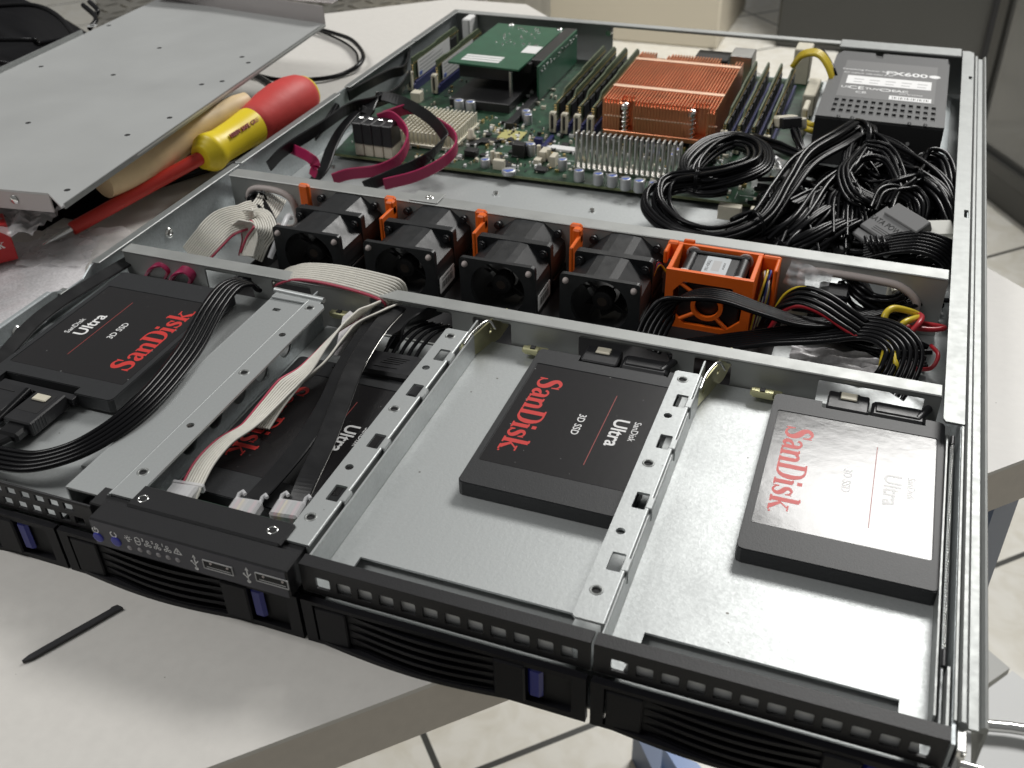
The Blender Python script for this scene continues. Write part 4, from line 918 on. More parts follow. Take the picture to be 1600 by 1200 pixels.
rl_ = ['green memory module, outermost of the four left of the copper heatsink', 'green memory module, second counting from the raised card towards the copper heatsink', 'green memory module, second out from the left flank of the copper heatsink', 'green memory module directly against the left flank of the copper heatsink',
       'green memory module directly against the right flank of the copper heatsink', 'green memory module, second out from the right flank of the copper heatsink', 'green memory module, second counting from the power supply towards the copper heatsink', 'green memory module, nearest of all to the power supply']
for k, x in enumerate(RX):
    o = r0 if k == 0 else dup(r0); o.location = Vector((x, 477-(4 if k > 3 else 0), 13.8))*S; o['label'] = rl_[k]
for x, lb in ((15.8, 'memory module with a white label standing closest to the left side wall'), (37.6, 'memory module with a white label partly under the raised green card')):
    o = thing('memory_module', lb, 'memory module', (x, 528, 13.8), group='white-labelled memory modules by the left wall'); ram_part(o, 528, 622, 5, True)
#=====COPPER HEATSINK
HO = (235, 525, 18)
hs_ = thing('copper_heatsink', 'large orange copper heatsink with fine fins and four spring screws', 'heatsink', HO)
zt = 44.6; A = at(944, 152, z=zt); B_ = at(1119, 172, z=zt); C_ = at(1003, 80, z=zt)
x0, x1, y0, y1 = A.x, B_.x, (A.y+B_.y)/2, C_.y
b = MB(); b.box(x0, x1, y0-.3, y1, 18, 21.5, c=.3)
b.box(x0-.6, x0-.1, y0, y1, 21.5, zt-.5, c=.05)
n_ = 36; notch = [(x0+12, x0+22), (x0+64, x0+74)]
for k in range(n_+1):
    x_ = x0+(x1-x0-.8)*k/n_; ins_ = any(a < x_ < c_ for a, c_ in notch)
    ya = y0+(9 if ins_ else 0); yb = y1-(12 if ins_ else (0 if (k < 6 or 10 < k < 34 or k > 40) else 4))
    b.box(x_, x_+1.0, ya, yb, 21.5, zt-(.0), c=.12)
    if not ins_: b.box(x_+.7, x_+(x1-x0)/n_-.02, ya+.0, ya+.5, 31.6, 32.6, c=.05, m=1)
b.box(x0+.2, x1-.2, y0+9.6, y1-12.5, 21.4, zt-3.6, c=.1)
for a_, c_ in ((x0+.2, notch[0][0]-.3), (notch[0][1]+.3, notch[1][0]-.3), (notch[1][1]+.3, x1-.2)): b.box(a_, c_, y0+.8, y0+9.55, 21.4, zt-3.6, c=.1)
mbp = b.build('fin_stack', ['copper', 'copper_hi'], hs_, HO)
for py in (132, 91):
    q = at(955 if py == 132 else 992, py, z=zt); b = MB(); b.box(x0-.5, x1+.4, q.y-2.2, q.y+2.2, zt-.3, zt+.5, c=.2); b.build('copper_band', ['copper_hi'], hs_, HO)
for px, in ((976,), (1080,)):
    q = at(px, 178 if px < 1000 else 190, y=y0+4); b = MB()
    x_ = q.x; b.cyl((x_, y0+4, 17), (x_, y0+4, 40), 2.2, n=14)
    hel = [Vector((x_+3.0*math.cos(a), y0+4+3.0*math.sin(a), 19+a*.52)) for a in [k*.35 for k in range(90)]]; b.tube(hel, .65, 6)
    b.lathe((x_, y0+4, 37), (0, 0, 1), [(0, 3.6), (1.5, 4.0), (3, 3.6), (4.2, 2.4), (4.6, .01)], n=16); b.build('spring_screw', ['chrome'], hs_, HO)
for nx in notch:
    x_ = (nx[0]+nx[1])/2; b = MB(); b.lathe((x_, y1-5, 21), (0, 0, 1), [(0, 3), (16, 3), (18, 3.8), (20, 3), (20.5, .01)], n=14); b.build('spring_screw', ['chrome'], hs_, HO)
#=====EXPANSION CARD ON RISER
EO = (85, 575, 40)
ec = thing('expansion_card', 'flat green expansion card raised on a riser, with white stickers', 'circuit board', EO)
c0 = at(700, 96, z=42); c1 = at(810, 109, z=42); c2 = at(890, 42, z=42); c3 = at(790, 33, z=42)
b = MB(); b.sheet([(c0.x, c0.y), (c1.x, c1.y), (c1.x+1, 630), (c0.x+1, 630)], [], 40.6, 42); b.build('card_board', ['pcb2'], ec, EO)
b = MB(); rnd = random.Random(9)
for k in range(30): x_, y_ = rnd.uniform(c0.x+18, c1.x-3), rnd.uniform(575, 627); b.cyl((x_, y_, 42), (x_, y_, 42.8), .9, .5, n=8)
b.lathe((c0.x+14, 627, 42), (0, 0, 1), [(0, 2.6), (1, 2.2), (1.2, .01)]); b.lathe((c1.x-2, 626, 42), (0, 0, 1), [(0, 2.6), (1, 2.2), (1.2, .01)])
b.build('solder_joints', ['chrome'], ec, EO)
b = MB(); q = at(755, 91, z=42)
for k in range(3): b.box(q.x-16, q.x+16, q.y-8+k*5.2, q.y-3.9+k*5.2, 42.02, 42.2, c=.03)
q = at(832, 78, z=42); b.box(q.x-7, q.x+6, q.y-9, q.y+9, 42.02, 42.2, c=.03)
b.build('white_sticker', ['white'], ec, EO)
b = MB(); b.box(c1.x-6, c1.x+3, 540, 628, 33, 40.5, c=.4); b.box(c1.x+1.2, c1.x+12, 545, 632, 36.5, 42.2, c=.4)
b.box(c0.x+8, c1.x-8, 525, 610, 30, 40.4, c=.4); b.cyl((c1.x-6, 518, 14), (c1.x-6, 518, 40), 1.5, m=1)
b.build('slot_connector', ['chip', 'alu'], ec, EO)
xr = c1.x+12
b = MB(); b.box(xr, xr+1.6, 528, 626, 16, 43, c=.1); rb = b.build('riser_board', ['pcb2'], ec, EO)
b = MB(); rnd = random.Random(2)
for k in range(60): y_ = rnd.uniform(532, 622); z_ = rnd.choice([39.5, 38, 36.8]) + rnd.uniform(-.4, .4); b.box(xr+1.6, xr+2.4, y_, y_+1.2, z_, z_+.8, c=.05, m=rnd.choice([0, 0, 1]))
b.build('solder_row', ['chrome', 'white'], rb, EO)
#=====DATA PLUGS ON BOARD
po = []
labs = ['ivory data port with black plug, leftmost of the four beside the chipset heatsink', 'ivory data port with black plug, second from the left wall', 'ivory data port with black plug, second from the chipset heatsink', 'ivory data port with black plug, closest to the chipset heatsink']
for k in range(4):
    x_ = 36.5+k*7.6
    b = MB(); b.box(x_-3.5, x_+3.3, 393, 407, 13.8, 22.5, c=.4); b.build('port_shell', ['ivory'], mb_, MO)
    O = (x_, 398, 22.5)
    o = thing('data_plug', labs[k].replace('ivory data port with black plug', 'black plug in its ivory port'), 'cable plug', O, group='black plugs in the four ivory ports')
    b = MB(); b.box(x_-3.7, x_+3.7, 392.5, 408, 22.55, 38, c=.6); b.build('plug_body', ['blackpl'], o, O)
    b = MB(); b.box(x_-1.5, x_+2, 400, 401.5, 38, 39.4, c=.3, T=None); b.build('metal_latch', ['chrome'], o, O)
#=====DATA CABLES AT THE LEFT REAR
def fc(pts, w_, matn, label, wd=None, t_=1.5, name='flat_cable', mats=None):
    b = MB(); flat(b, P(*pts), w_, t_, wd=wd); return single(b, name, [matn], label, 'cable')
up = hw((0, 0, 1))
fc([(572, 178, 38), (590, 152, 42), (625, 158, 42), (665, 180, 41), (690, 205, 38), (692, 222, 34), (660, 252, 28), (610, 275, 22), (570, 292, 20)], 8, 'cable_flat', 'broad black flat cable looping from the ports across the board corner', hw((.6, .8, 0), (.3, .6, .7), (.3, .4, .9), (.3, .5, .8), (.2, .9, .5)))
fc([(600, 182, 36), (645, 170, 38), (680, 190, 38), (708, 210, 35), (712, 232, 31), (690, 255, 26), (650, 275, 22), (600, 288, 20)], 8, 'magenta', 'magenta flat cable making the widest loop outside the black one', up)
fc([(592, 186, 36), (612, 182, 39), (632, 200, 38), (637, 222, 34), (622, 250, 27), (590, 266, 22), (545, 272, 20), (520, 280, 18)], 8, 'magenta', 'magenta flat cable making the small inner loop in front of the ports', up)
fc([(640, 118, 38), (620, 145, 38), (585, 160, 40), (545, 170, 40), (500, 200, 40), (445, 235, 36), (420, 260, 30)], 9, 'cable_flat', 'black flat cable running along the left wall towards the front', hw((.1, .2, 1), (.2, .1, 1)))
fc([(580, 180, 38), (560, 175, 38), (535, 200, 34), (518, 230, 28), (505, 265, 22), (490, 282, 18)], 9, 'cable_flat', 'black flat cable dropping straight from the ports to the rear crossbar', hw((1, .2, .3)))
fc([(640, 82, 36), (632, 108, 34), (610, 115, 36), (570, 135, 38), (545, 150, 36)], 8, 'cable_flat', 'black flat cable coiled against the wall by the labelled memory modules', hw((.1, .2, 1)))
fc([(455, 232, 34), (480, 244, 36), (492, 256, 32), (488, 275, 24)], 7, 'magenta', 'short magenta edged cable bend against the left wall behind the rear crossbar', hw((.2, .3, 1)), 1.)
b = MB()
for k in range(5): bundle(b, P((520, 165, 34), (495, 200, 26), (470, 225, 20), (430, 245, 18), (395, 265, 16)), 1, 4, 2.4, .3, seed=40+k)
single(b, 'power_cable', ['cable'], 'thick dark cables tucked in the corner between left wall and rear crossbar', 'cable')
#=====FAN BAY LEFT: crumpled ribbon and sleeve
b = MB(); p = P((300, 404, 24), (325, 375, 34), (350, 350, 39), (385, 338, 40), (408, 332, 37)); strands(b, p, 14, .66, edge=1, k=9, edgeside=1, wd=hw((.9, -.35, -.35), (.95, -.2, -.5), (.6, -.8, -.3)))
p = P((366, 348, 41), (384, 352, 38), (390, 372, 32), (384, 400, 24)); strands(b, p, 10, .66, edge=1, k=9, edgeside=1, wd=hw((-.5, .5, -.6), (-1, .2, -.3), (-.9, .3, -.2)))
p = P((388, 345, 39), (405, 338, 40), (414, 358, 37), (402, 378, 30), (392, 402, 22)); strands(b, p, 10, .66, edge=1, k=9, wd=hw((.3, .8, .4), (.8, .5, -.3), (.9, .3, -.3)))
p = P((404, 340, 36), (418, 322, 33), (428, 305, 30)); strands(b, p, 12, .66, k=9, wd=hw((.7, .5, -.5)))
single(b, 'ribbon_cable', ['ribbon', 'ribbon_red'], 'crumpled white ribbon cable with red edge bunched at the left of the fan row', 'ribbon cable')
b = MB(); bundle(b, P((372, 300, 22), (395, 308, 30), (412, 330, 34), (425, 358, 32), (424, 400, 20)), 5, 4.2, 1.7, .6, seed=3)
q = at(402, 315, z=34); tie(b, q, (1, -.6, .2), 6)
b.tube(spline([Vector((60, 262, 30)), Vector((66, 250, 37)), Vector((69, 236, 34)), Vector((66, 226, 22))], 8), 1.6, 10, m=1)
single(b, 'cable_bundle', ['cable', 'clear'], 'tied black cable bundle between the crumpled ribbon cable and the first fan', 'cable')
b = MB(); p = [Vector(q) for q in ((92, 186, 33), (100, 187, 40), (110, 188.5, 44.2), (124, 190, 46), (140, 189, 46), (155, 187, 44.8), (166, 184, 42), (172, 180, 35), (173, 178, 28))]
p = P((430, 440, 30), (446, 431, 40), (470, 425, 44), (510, 428, 46), (555, 437, 46), (595, 448, 45), (615, 458, 42), (621, 474, 34))
strands(b, p, 10, .75, edge=1, k=9, wd=hw((-.1, 1, .1), (.0, 1, .12), (.25, 1, .3), (.5, .9, .5)), edgeside=0)
single(b, 'ribbon_cable', ['ribbon', 'ribbon_red'], 'white ribbon cable arching over the front crossbar before the first two fans', 'ribbon cable')
#=====FAN BAY RIGHT
b = MB(); p = P((1010, 545, 22), (1024, 508, 30), (1048, 478, 37), (1090, 461, 41), (1135, 465, 41), (1190, 484, 37), (1250, 502, 32), (1310, 502, 29), (1400, 478, 26), (1452, 460, 24)); strands(b, p, 6, 1.2, k=8, wd=hw((.9, .5, .0), (.7, .7, .1), (.2, 1, -.15), (.2, 1, -.3), (.2, 1, -.3), (.1, 1, -.1)))
single(b, 'power_cable', ['cable'], 'flat black multi-strand power cable arched in front of the orange fan cage', 'cable')
b = MB(); p = P((1040, 548, 22), (1120, 537, 24), (1200, 527, 27), (1280, 520, 29), (1340, 512, 32), (1385, 520, 35), (1412, 545, 34), (1405, 580, 28), (1385, 610, 20)); strands(b, p, 7, 1.25, k=8, wd=hw((.1, 1, -.1), (.1, 1, -.1), (.2, 1, .2), (.7, .6, .2), (1, .1, .1)))
single(b, 'power_cable', ['cable'], 'lower flat black power cable along the front crossbar, bending down at the right', 'cable')
b = MB(); p = P((1205, 500, 20), (1225, 472, 32), (1252, 462, 38), (1285, 472, 39), (1320, 495, 36), (1345, 512, 33))
strands(b, p, 4, 1.5, k=8, wd=hw((.5, .6, .6), (.3, 1, .4)), m=0)
b.tube(spline([q+Vector((0, 4.4, 2.5)) for q in p], 8), .8, 7, m=1); b.tube(spline([q+Vector((0, -5, -3)) for q in p], 8), 1.4, 7, m=2)
single(b, 'power_cable', ['cable', 'yellow_wire', 'red_wire'], 'black, red and yellow wires arching right of the orange fan cage', 'cable')
b = MB()
b.tube(spline(P((1385, 518, 30), (1382, 495, 36), (1395, 482, 38), (1420, 486, 34), (1435, 492, 28)), 8), 1.7, 8, m=1)
b.tube(spline(P((1402, 520, 30), (1412, 505, 35), (1428, 498, 34), (1440, 495, 28)), 8), 1.6, 8, m=1)
b.tube(spline(P((1378, 525, 33), (1392, 545, 33), (1400, 570, 30), (1395, 585, 24)), 8), 1.3, 8, m=1)
b.tube(spline(P((1385, 540, 30), (1380, 560, 30), (1375, 590, 24)), 8), 1.5, 8, m=1)
b.tube(spline(P((1418, 525, 30), (1436, 505, 34), (1440, 495, 32), (1432, 490, 26)), 8), 1.5, 8, m=2)
b.tube(spline(P((1380, 505, 28), (1420, 511, 30), (1455, 515, 30), (1476, 512, 30), (1440, 505, 24)), 8), 1.3, 8, m=2)
b.tube(spline(P((1455, 540, 24), (1466, 555, 26), (1455, 575, 22), (1430, 577, 18)), 8), 1.0, 8, m=2)
single(b, 'wire_loops', ['cable', 'yellow_wire', 'red_wire'], 'yellow and red wire loops by the right wall in the fan bay', 'cable')
b = MB(); bundle(b, P((1330, 440, 20), (1360, 470, 26), (1400, 480, 24), (1450, 455, 22), (1470, 470, 16)), 9, 7, 1.3, .5, seed=11); bundle(b, P((1240, 470, 14), (1290, 495, 18), (1330, 520, 18), (1380, 545, 16), (1450, 560, 14)), 9, 9, 1.5, .5, seed=12)
bundle(b, P((1325, 440, 30), (1345, 465, 28), (1375, 485, 24), (1400, 500, 20)), 6, 6, 1.4, .1, seed=13)
b.box(368, 383, 262, 276, 14, 34, T=None, c=1); b.box(380, 400, 255, 268, 12, 26, c=1)
single(b, 'cable_bundle', ['cable'], 'dark tangle of black wires and plugs filling the right end of the fan bay', 'cable')
b = MB(); q = at(1425, 462, z=22); b.box(-12, 12, -6, 6, -4, 6, T=TX(*q) @ Matrix.Rotation(.25, 4, 'Z'), c=1)
single(b, 'white_plug', ['ivory'], 'off-white plug shell under the pale rim at the right of the fan bay', 'cable plug')
b = MB(); q = at(1240, 488, z=14); b.box(-7, 7, -4, 4, -3, 8, T=TX(*q), c=1)
single(b, 'white_plug', ['ivory'], 'off-white plug shell low beside the orange fan cage', 'cable plug')
# crumpled clear film
def film(name, cx, cy, cz, w_, h_, n_, amp, matn, label, cat, rz=0, seed=0, T_=None, curve=0):
    rnd = random.Random(seed); b = MB(); v = []; F = []
    for i in range(n_+1):
        for j in range(n_+1):
            x_ = (i/n_-.5)*w_; y_ = (j/n_-.5)*h_; z_ = amp*(math.sin(i*1.7+j*.6+seed)*.4+math.sin(j*2.1-i*.9)*.35+rnd.uniform(-.25, .3))+curve*((i/n_-.5)**2+(j/n_-.5)**2)
            v.append((x_+rnd.uniform(-.1, .1)*w_/n_, y_, z_))
    for i in range(n_):
        for j in range(n_): a = i*(n_+1)+j; F.append([a, a+n_+1, a+n_+2, a+1])
    b.add(v, F, 0, True, T_ or (TX(cx, cy, cz) @ Matrix.Rotation(rz, 4, 'Z')))
    return single(b, name, [matn], label, cat)
film('plastic_film', 0, 0, 0, 22, 14, 10, 2.6, 'clear', 'crumpled milky film hooked on the rear crossbar right of the orange cage', 'film', T_=frame(at(1262, 436, z=36), (.9, -.1, -.2), (.2, .3, .9)), seed=4)
film('plastic_film', 0, 0, 0, 60, 20, 12, 3, 'foam', 'crumpled pale plastic sheet under the wires at the right of the fan bay', 'film', T_=frame(at(1330, 575, z=12), (1, 0, 0), (0, 1, .3)), seed=8)
#=====PSU
PO = (379, 562, 9.3)
ps = thing('power_supply', 'black power supply box with a spec label and rows of vent slots', 'power supply', PO)
x0, x1, y0, y1 = 338, 420.5, 486, 637
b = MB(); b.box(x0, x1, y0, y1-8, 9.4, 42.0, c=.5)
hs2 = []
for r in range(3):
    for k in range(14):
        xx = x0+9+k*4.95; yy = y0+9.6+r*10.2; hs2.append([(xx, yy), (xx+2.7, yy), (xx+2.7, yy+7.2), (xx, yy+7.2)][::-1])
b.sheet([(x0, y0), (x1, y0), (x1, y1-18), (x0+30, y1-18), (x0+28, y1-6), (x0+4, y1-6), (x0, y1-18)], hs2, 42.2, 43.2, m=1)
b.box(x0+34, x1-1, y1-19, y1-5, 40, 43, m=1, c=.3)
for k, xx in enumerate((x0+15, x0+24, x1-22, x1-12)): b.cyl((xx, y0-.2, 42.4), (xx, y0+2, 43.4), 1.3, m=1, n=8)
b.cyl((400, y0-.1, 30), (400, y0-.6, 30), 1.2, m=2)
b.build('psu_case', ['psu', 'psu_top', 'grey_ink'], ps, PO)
b = MB(); b.sheet(rrect(x0+9, x1-8, y0+42, y1-28, .5), [], 43.21, 43.3)
b.build('spec_label', ['psu_label'], ps, PO); lb = [o for o in ps.children if o.name.startswith('spec_label')][0]
b = MB(); z = 43.32
b.sheet(rrect(x0+13, x1-11, y0+70, y0+88, .5), [], z, z+.05, 0); 
for k in range(5): b.box(x0+18+k*11, x0+24+k*11, y0+74, y0+75.5, z+.05, z+.1, m=1, c=.01); b.box(x0+18+k*11, x0+25+k*11, y0+80, y0+81.5, z+.05, z+.1, m=1, c=.01)
b.text('FX600', 11, TX(x1-29, y0+100, z), 0, bold=.25); b.sheet(circ(x1-10.5+1, y0+100, 4, 16, 3.4), [], z, z+.05, 0)
b.text('Switching Power Supply', 4, TX(x0+27, y0+102, z), 0); b.text('AC INPUT 100-240V 8-4A', 3.2, TX(x0+27, y0+94, z), 0)
b.sheet([(x1-38, y0+44), (x1-10, y0+44), (x1-10, y0+52), (x1-38, y0+52)], [], z, z+.05, 0)
for k in range(18): b.box(x1-36+k*1.4, x1-36+k*1.4+(.5, .8, .3)[k % 3], y0+46, y0+50, z+.05, z+.09, m=2, c=.01)
b.text('CE', 9, TX(x0+21, y0+62, z), 0, bold=.1); b.text('TUV', 5, TX(x0+32, y0+62, z), 0, bold=.1); b.sheet(circ(x0+41, y0+62, 4, 16, 3), [circ(x0+41, y0+62, 3, 16, 2)[::-1]], z, z+.05, 0); b.text('EAC', 6, TX(x0+51, y0+62, z), 0, bold=.15); b.text('S/N 0123456', 3, TX(x1-24, y0+57, z), 0)
b.text('UL', 6, TX(x0+14, y0+62, z), 0); b.text('CB', 6, TX(x0+25, y0+53, z), 0)
b.build('label_print', ['white_ink', 'grey_ink', 'chip'], lb, PO)
b = MB(); b.box(x0+30, x1+16, y1-2, y1+2, 12, 40); 
part(MB().box(421.5, 428, 486, 640, 10, 12, c=.2), 'side_guide', ['galv_wall'])
#=====PSU WIRES
def bun(name, label, specs, mats=('cable',), ties=()):
    b = MB()
    for sp_ in specs: bundle(b, P(*sp_[0]), *sp_[1:])
    for c_, d_, R_ in ties: tie(b, at(*c_[:2], z=c_[2]), d_, R_)
    return single(b, name, list(mats), label, 'cable')
bun('cable_bundle', 'big black wire coil over the front right corner of the motherboard, tied twice', [
    ([(1340, 205, 40), (1310, 222, 42), (1260, 250, 40), (1225, 295, 34), (1185, 348, 27), (1120, 372, 24), (1060, 360, 24), (1028, 328, 26), (1030, 300, 30), (1050, 288, 31), (1090, 284, 33), (1140, 276, 36), (1185, 258, 38), (1185, 232, 38), (1150, 218, 38), (1110, 228, 37), (1078, 255, 34), (1075, 278, 32), (1100, 292, 31), (1130, 290, 31)], 18, 8.5, 1.4, .8, 21),
    ], ties=(((1088, 284, 34), (1, .1, 0), 8), ((1182, 350, 28), (1, .9, .2), 8)))
bun('cable_bundle', 'black wires leaving the power supply and crossing left towards the memory modules', [
    ([(1345, 205, 40), (1300, 228, 38), (1255, 245, 36), (1215, 228, 34), (1180, 215, 30), (1150, 220, 26)], 8, 5, 1.3, .6, 31),
    ([(1240, 200, 34), (1250, 225, 33), (1258, 245, 30)], 4, 3, 1.2, .2, 32)])
bun('cable_bundle', 'black wires bunched with a pale tie where they leave the power supply', [
    ([(1345, 180, 26), (1348, 196, 36), (1358, 205, 40), (1355, 220, 38), (1345, 240, 32)], 12, 8, 1.2, .3, 33),
    ([(1350, 205, 38), (1330, 225, 40), (1322, 260, 38), (1338, 295, 34), (1370, 312, 32)], 6, 2.5, 1.3, .2, 34),
    ([(1350, 205, 38), (1375, 222, 40), (1392, 250, 38), (1405, 285, 34)], 4, 3, 1.4, .2, 35)])
bun('cable_bundle', 'black wires running from the power supply down the right wall', [
    ([(1365, 218, 36), (1400, 235, 38), (1440, 262, 38), (1470, 290, 36), (1486, 330, 32), (1490, 370, 26)], 9, 5, 1.3, .5, 36),
    ([(1440, 262, 34), (1455, 245, 38), (1478, 258, 38), (1484, 290, 34), (1482, 320, 28)], 4, 3, 1.2, .3, 37)])
bun('cable_bundle', 'tied black wires feeding the grey power plug with white letters', [
    ([(1372, 312, 30), (1385, 290, 36), (1405, 284, 38), (1432, 278, 38), (1455, 262, 36), (1475, 280, 30)], 7, 4.5, 1.3, .5, 38),
    ([(1390, 330, 34), (1405, 302, 38), (1430, 285, 38)], 4, 3, 1.2, .1, 39)], ties=(((1434, 278, 38), (1, .5, 0), 6),))
bun('cable_bundle', 'deep tangle of black wires on the case floor right of the motherboard', [
    ([(1150, 380, 12), (1220, 350, 14), (1290, 360, 14), (1350, 390, 14), (1420, 400, 12)], 16, 16, 1.6, .6, 61),
    ([(1200, 300, 12), (1260, 330, 16), (1320, 380, 16), (1390, 330, 14), (1440, 270, 14)], 16, 16, 1.6, .8, 62),
    ([(1250, 270, 14), (1300, 320, 16), (1280, 380, 16), (1220, 400, 14)], 14, 14, 1.6, .7, 63),
    ([(1420, 250, 14), (1470, 300, 16), (1480, 370, 16), (1440, 410, 12)], 12, 10, 1.6, .7, 64),
    ([(1335, 300, 34), (1325, 270, 38), (1350, 245, 40), (1385, 250, 40), (1405, 285, 38), (1415, 315, 34)], 5, 3, 1.4, .3, 65),
    ([(1360, 330, 34), (1375, 305, 38), (1400, 300, 38), (1425, 315, 34), (1430, 335, 30)], 6, 4, 1.3, .2, 66),
    ([(1240, 320, 28), (1290, 300, 30), (1330, 330, 28), (1330, 370, 22), (1320, 395, 12)], 6, 4, 1.4, .4, 67),
    ([(1195, 375, 20), (1240, 345, 27), (1280, 300, 31), (1322, 268, 35), (1352, 240, 38)], 9, 5, 1.45, .5, 68),
    ([(1225, 395, 18), (1275, 372, 26), (1325, 345, 30), (1372, 335, 26), (1392, 350, 16)], 9, 6, 1.45, .5, 69),
    ([(1395, 262, 34), (1440, 280, 36), (1470, 310, 34), (1480, 350, 28)], 8, 5, 1.45, .5, 70),
    ([(1200, 330, 16), (1240, 300, 20), (1300, 290, 20), (1350, 330, 18), (1400, 380, 16), (1470, 400, 14)], 12, 14, 1.4, 1.1, 51),
    ([(1180, 400, 14), (1240, 370, 18), (1300, 340, 20), (1330, 280, 20), (1400, 260, 18), (1460, 330, 16)], 12, 13, 1.4, .9, 52),
    ([(1230, 390, 20), (1270, 320, 26), (1310, 300, 26), (1330, 350, 22), (1310, 400, 16)], 7, 8, 1.3, .7, 53),
    ([(1310, 370, 26), (1318, 315, 32), (1340, 305, 33), (1350, 350, 28), (1345, 385, 20)], 5, 5, 1.2, .3, 54),
    ([(1260, 400, 18), (1255, 350, 24), (1280, 310, 26), (1300, 350, 20)], 5, 7, 1.2, .3, 55),
    ([(1330, 250, 26), (1350, 268, 26), (1365, 290, 26), (1400, 300, 24), (1440, 330, 20)], 8, 9, 1.2, .7, 56)])
b = MB(); strands(b, P((1350, 392, 24), (1390, 382, 30), (1430, 378, 34), (1465, 386, 33), (1490, 404, 28), (1494, 425, 20)), 7, 1.25, wd=hw((.1, 1, .2), (.2, 1, .3), (.8, .5, .1)))
single(b, 'power_cable', ['cable'], 'flat black strands sweeping below the grey lettered plug to the right wall', 'cable'); b = MB()
for k in range(4): b.tube(spline(P((1352+k*9, 370, 34), (1356+k*9, 382, 33), (1362+k*9, 392, 28)), 6), 1.1, 7)
single(b, 'wire_ends', ['cable'], 'short curved black wires at the left tip of the grey lettered plug', 'cable')
for px, py, r, lb in ((1250, 385, .4, 'unused black plug by the rear crossbar, left of the deepest tangle'), (1300, 388, -.3, 'unused black plug against the rear crossbar behind the orange cage'), (1195, 378, 0, 'unused black plug beside the lower tie of the wire coil')):
    q = at(px, py, z=16); b = MB(); b.box(-10, 10, -5, 5, -4, 5, T=TX(*q) @ Matrix.Rotation(r, 4, 'Z'), c=1.2); single(b, 'spare_plug', ['blackpl'], lb, 'cable plug')
film('clear_film', 0, 0, 0, 26, 34, 12, 1.2, 'bagfilm', 'curled clear film between the wire coil and the bundle from the power supply', 'film', T_=frame(at(1210, 268, z=22), (1, .1, -.2), (-.1, .9, .4)), seed=2, curve=-14)
# grey SATA power plug with lettering
qa = at(1391, 353, z=34); ang = math.atan2((at(1425, 372, z=34)-at(1358, 330, z=34)).y, (at(1425, 372, z=34)-at(1358, 330, z=34)).x)
o = thing('power_plug', 'grey power plug lettered SATA POWER on top of the wire tangle', 'cable plug', tuple(qa))
T_ = TX(*qa) @ Matrix.Rotation(ang, 4, 'Z') @ Matrix.Rotation(.45, 4, 'X') @ Matrix.Scale(1.2, 4); O = tuple(qa)
b = MB(); b.box(-13, 13, -8, 8, -5, 0, T=T_, c=.8); b.box(-9, 14, 3.5, 12, -4, 1.2, T=T_, c=.5); b.box(-13, 12, -13, -8.4, -4.5, -1.2, T=T_, c=.6)
gp = mat('grey_plug', (.21, .21, .212), .45); b.build('plug_body', [gp], o, O)
b = MB(); b.text('SATA POWER', 4.0, T_ @ TX(-.5, -.8, .02), 0, bold=.06)
for k in range(3): b.box(-6, 5, -4-k*1.1, -3.7-k*1.1, .01, .06, T=T_, m=0, c=.01)
b.build('lettering', [mat('dark_print', (.012, .012, .012), .5)], o, O)
# grey molex plug
qa = at(1462, 358, z=36); o = thing('molex_plug', 'pale grey four-hole plug beside the right wall with a yellow wire', 'cable plug', tuple(qa)); O = tuple(qa)
T_ = TX(*qa) @ Matrix.Rotation(.35, 4, 'Z') @ Matrix.Rotation(.35, 4, 'X')
b = MB(); b.box(-11, 11, -5, 8, -7, 0, T=T_, c=1.4); b.box(-10, 10, -7.5, -5, -6.5, -.6, T=T_, c=.8)
for k in range(4): b.cyl((-7.5+k*5, -7.6, -3.4), (-7.5+k*5, -7.3, -3.4), 1.9, m=1, T=T_)
b.build('plug_body', [mat('pale_grey_plastic', (.55, .55, .50), .4), 'dark'], o, O)
b = MB(); b.tube(spline([T_ @ Vector((-7.5, -7, -3.4)), T_ @ Vector((-6, -12, -1)), T_ @ Vector((2, -17, -2)), T_ @ Vector((8, -26, -9))], 8), 1.3, 8, m=0)
b.tube(spline([T_ @ Vector((7.5, -7, -3.4)), T_ @ Vector((9, -13, -4)), T_ @ Vector((11, -24, -10))], 8), 1.2, 8, m=1); b.build('wire_lead', ['yellow_wire', 'magenta'], o, O)
# CPU power plugs between memory and PSU
qa = at(1228, 190, z=34); o = thing('processor_power_plug', 'pale clear plug lying tilted between the memory modules and the power supply', 'cable plug', tuple(qa)); O = tuple(qa)
T_ = TX(*qa) @ Matrix.Rotation(.5, 4, 'Z') @ Matrix.Rotation(-.3, 4, 'X'); b = MB(); b.box(-8, 8, -5, 8, -4, 4, T=T_, c=1.4); b.box(6, 14, -4, 3, -6, 2, T=T_, c=1); b.build('plug_body', ['ivory'], o, O)
b = MB(); b.box(-7, 7, -12, -5.2, -4, 3.4, T=T_, c=.6); b.build('plug_socket', ['blackpl'], o, O)
b = MB()
for k in range(4): b.tube(spline(P((1300, 165, 24), (1298+k, 120-k*2, 44), (1280+k, 88-k*2, 56), (1255, 88-k*2, 54), (1240-k, 104, 42)), 8), 1.6, 8)
b.tube(spline(P((1310, 150, 26), (1305, 115, 44), (1290, 86, 50), (1278, 75, 44)), 8), 1.4, 8, m=1)
single(b, 'power_cable', ['yellow_wire', 'cable'], 'yellow wires arching between the memory modules and the power supply', 'cable')
b = MB(); b.tube(spline(P((1290, 200, 22), (1270, 195, 26), (1255, 190, 26)), 6), 2, 8); b.tube(spline(P((1290, 205, 20), (1270, 205, 24), (1250, 196, 24)), 6), 2, 8)
single(b, 'power_cable', ['yellow_wire'], 'short yellow wires at the foot of the power supply beside the clear plug', 'cable')
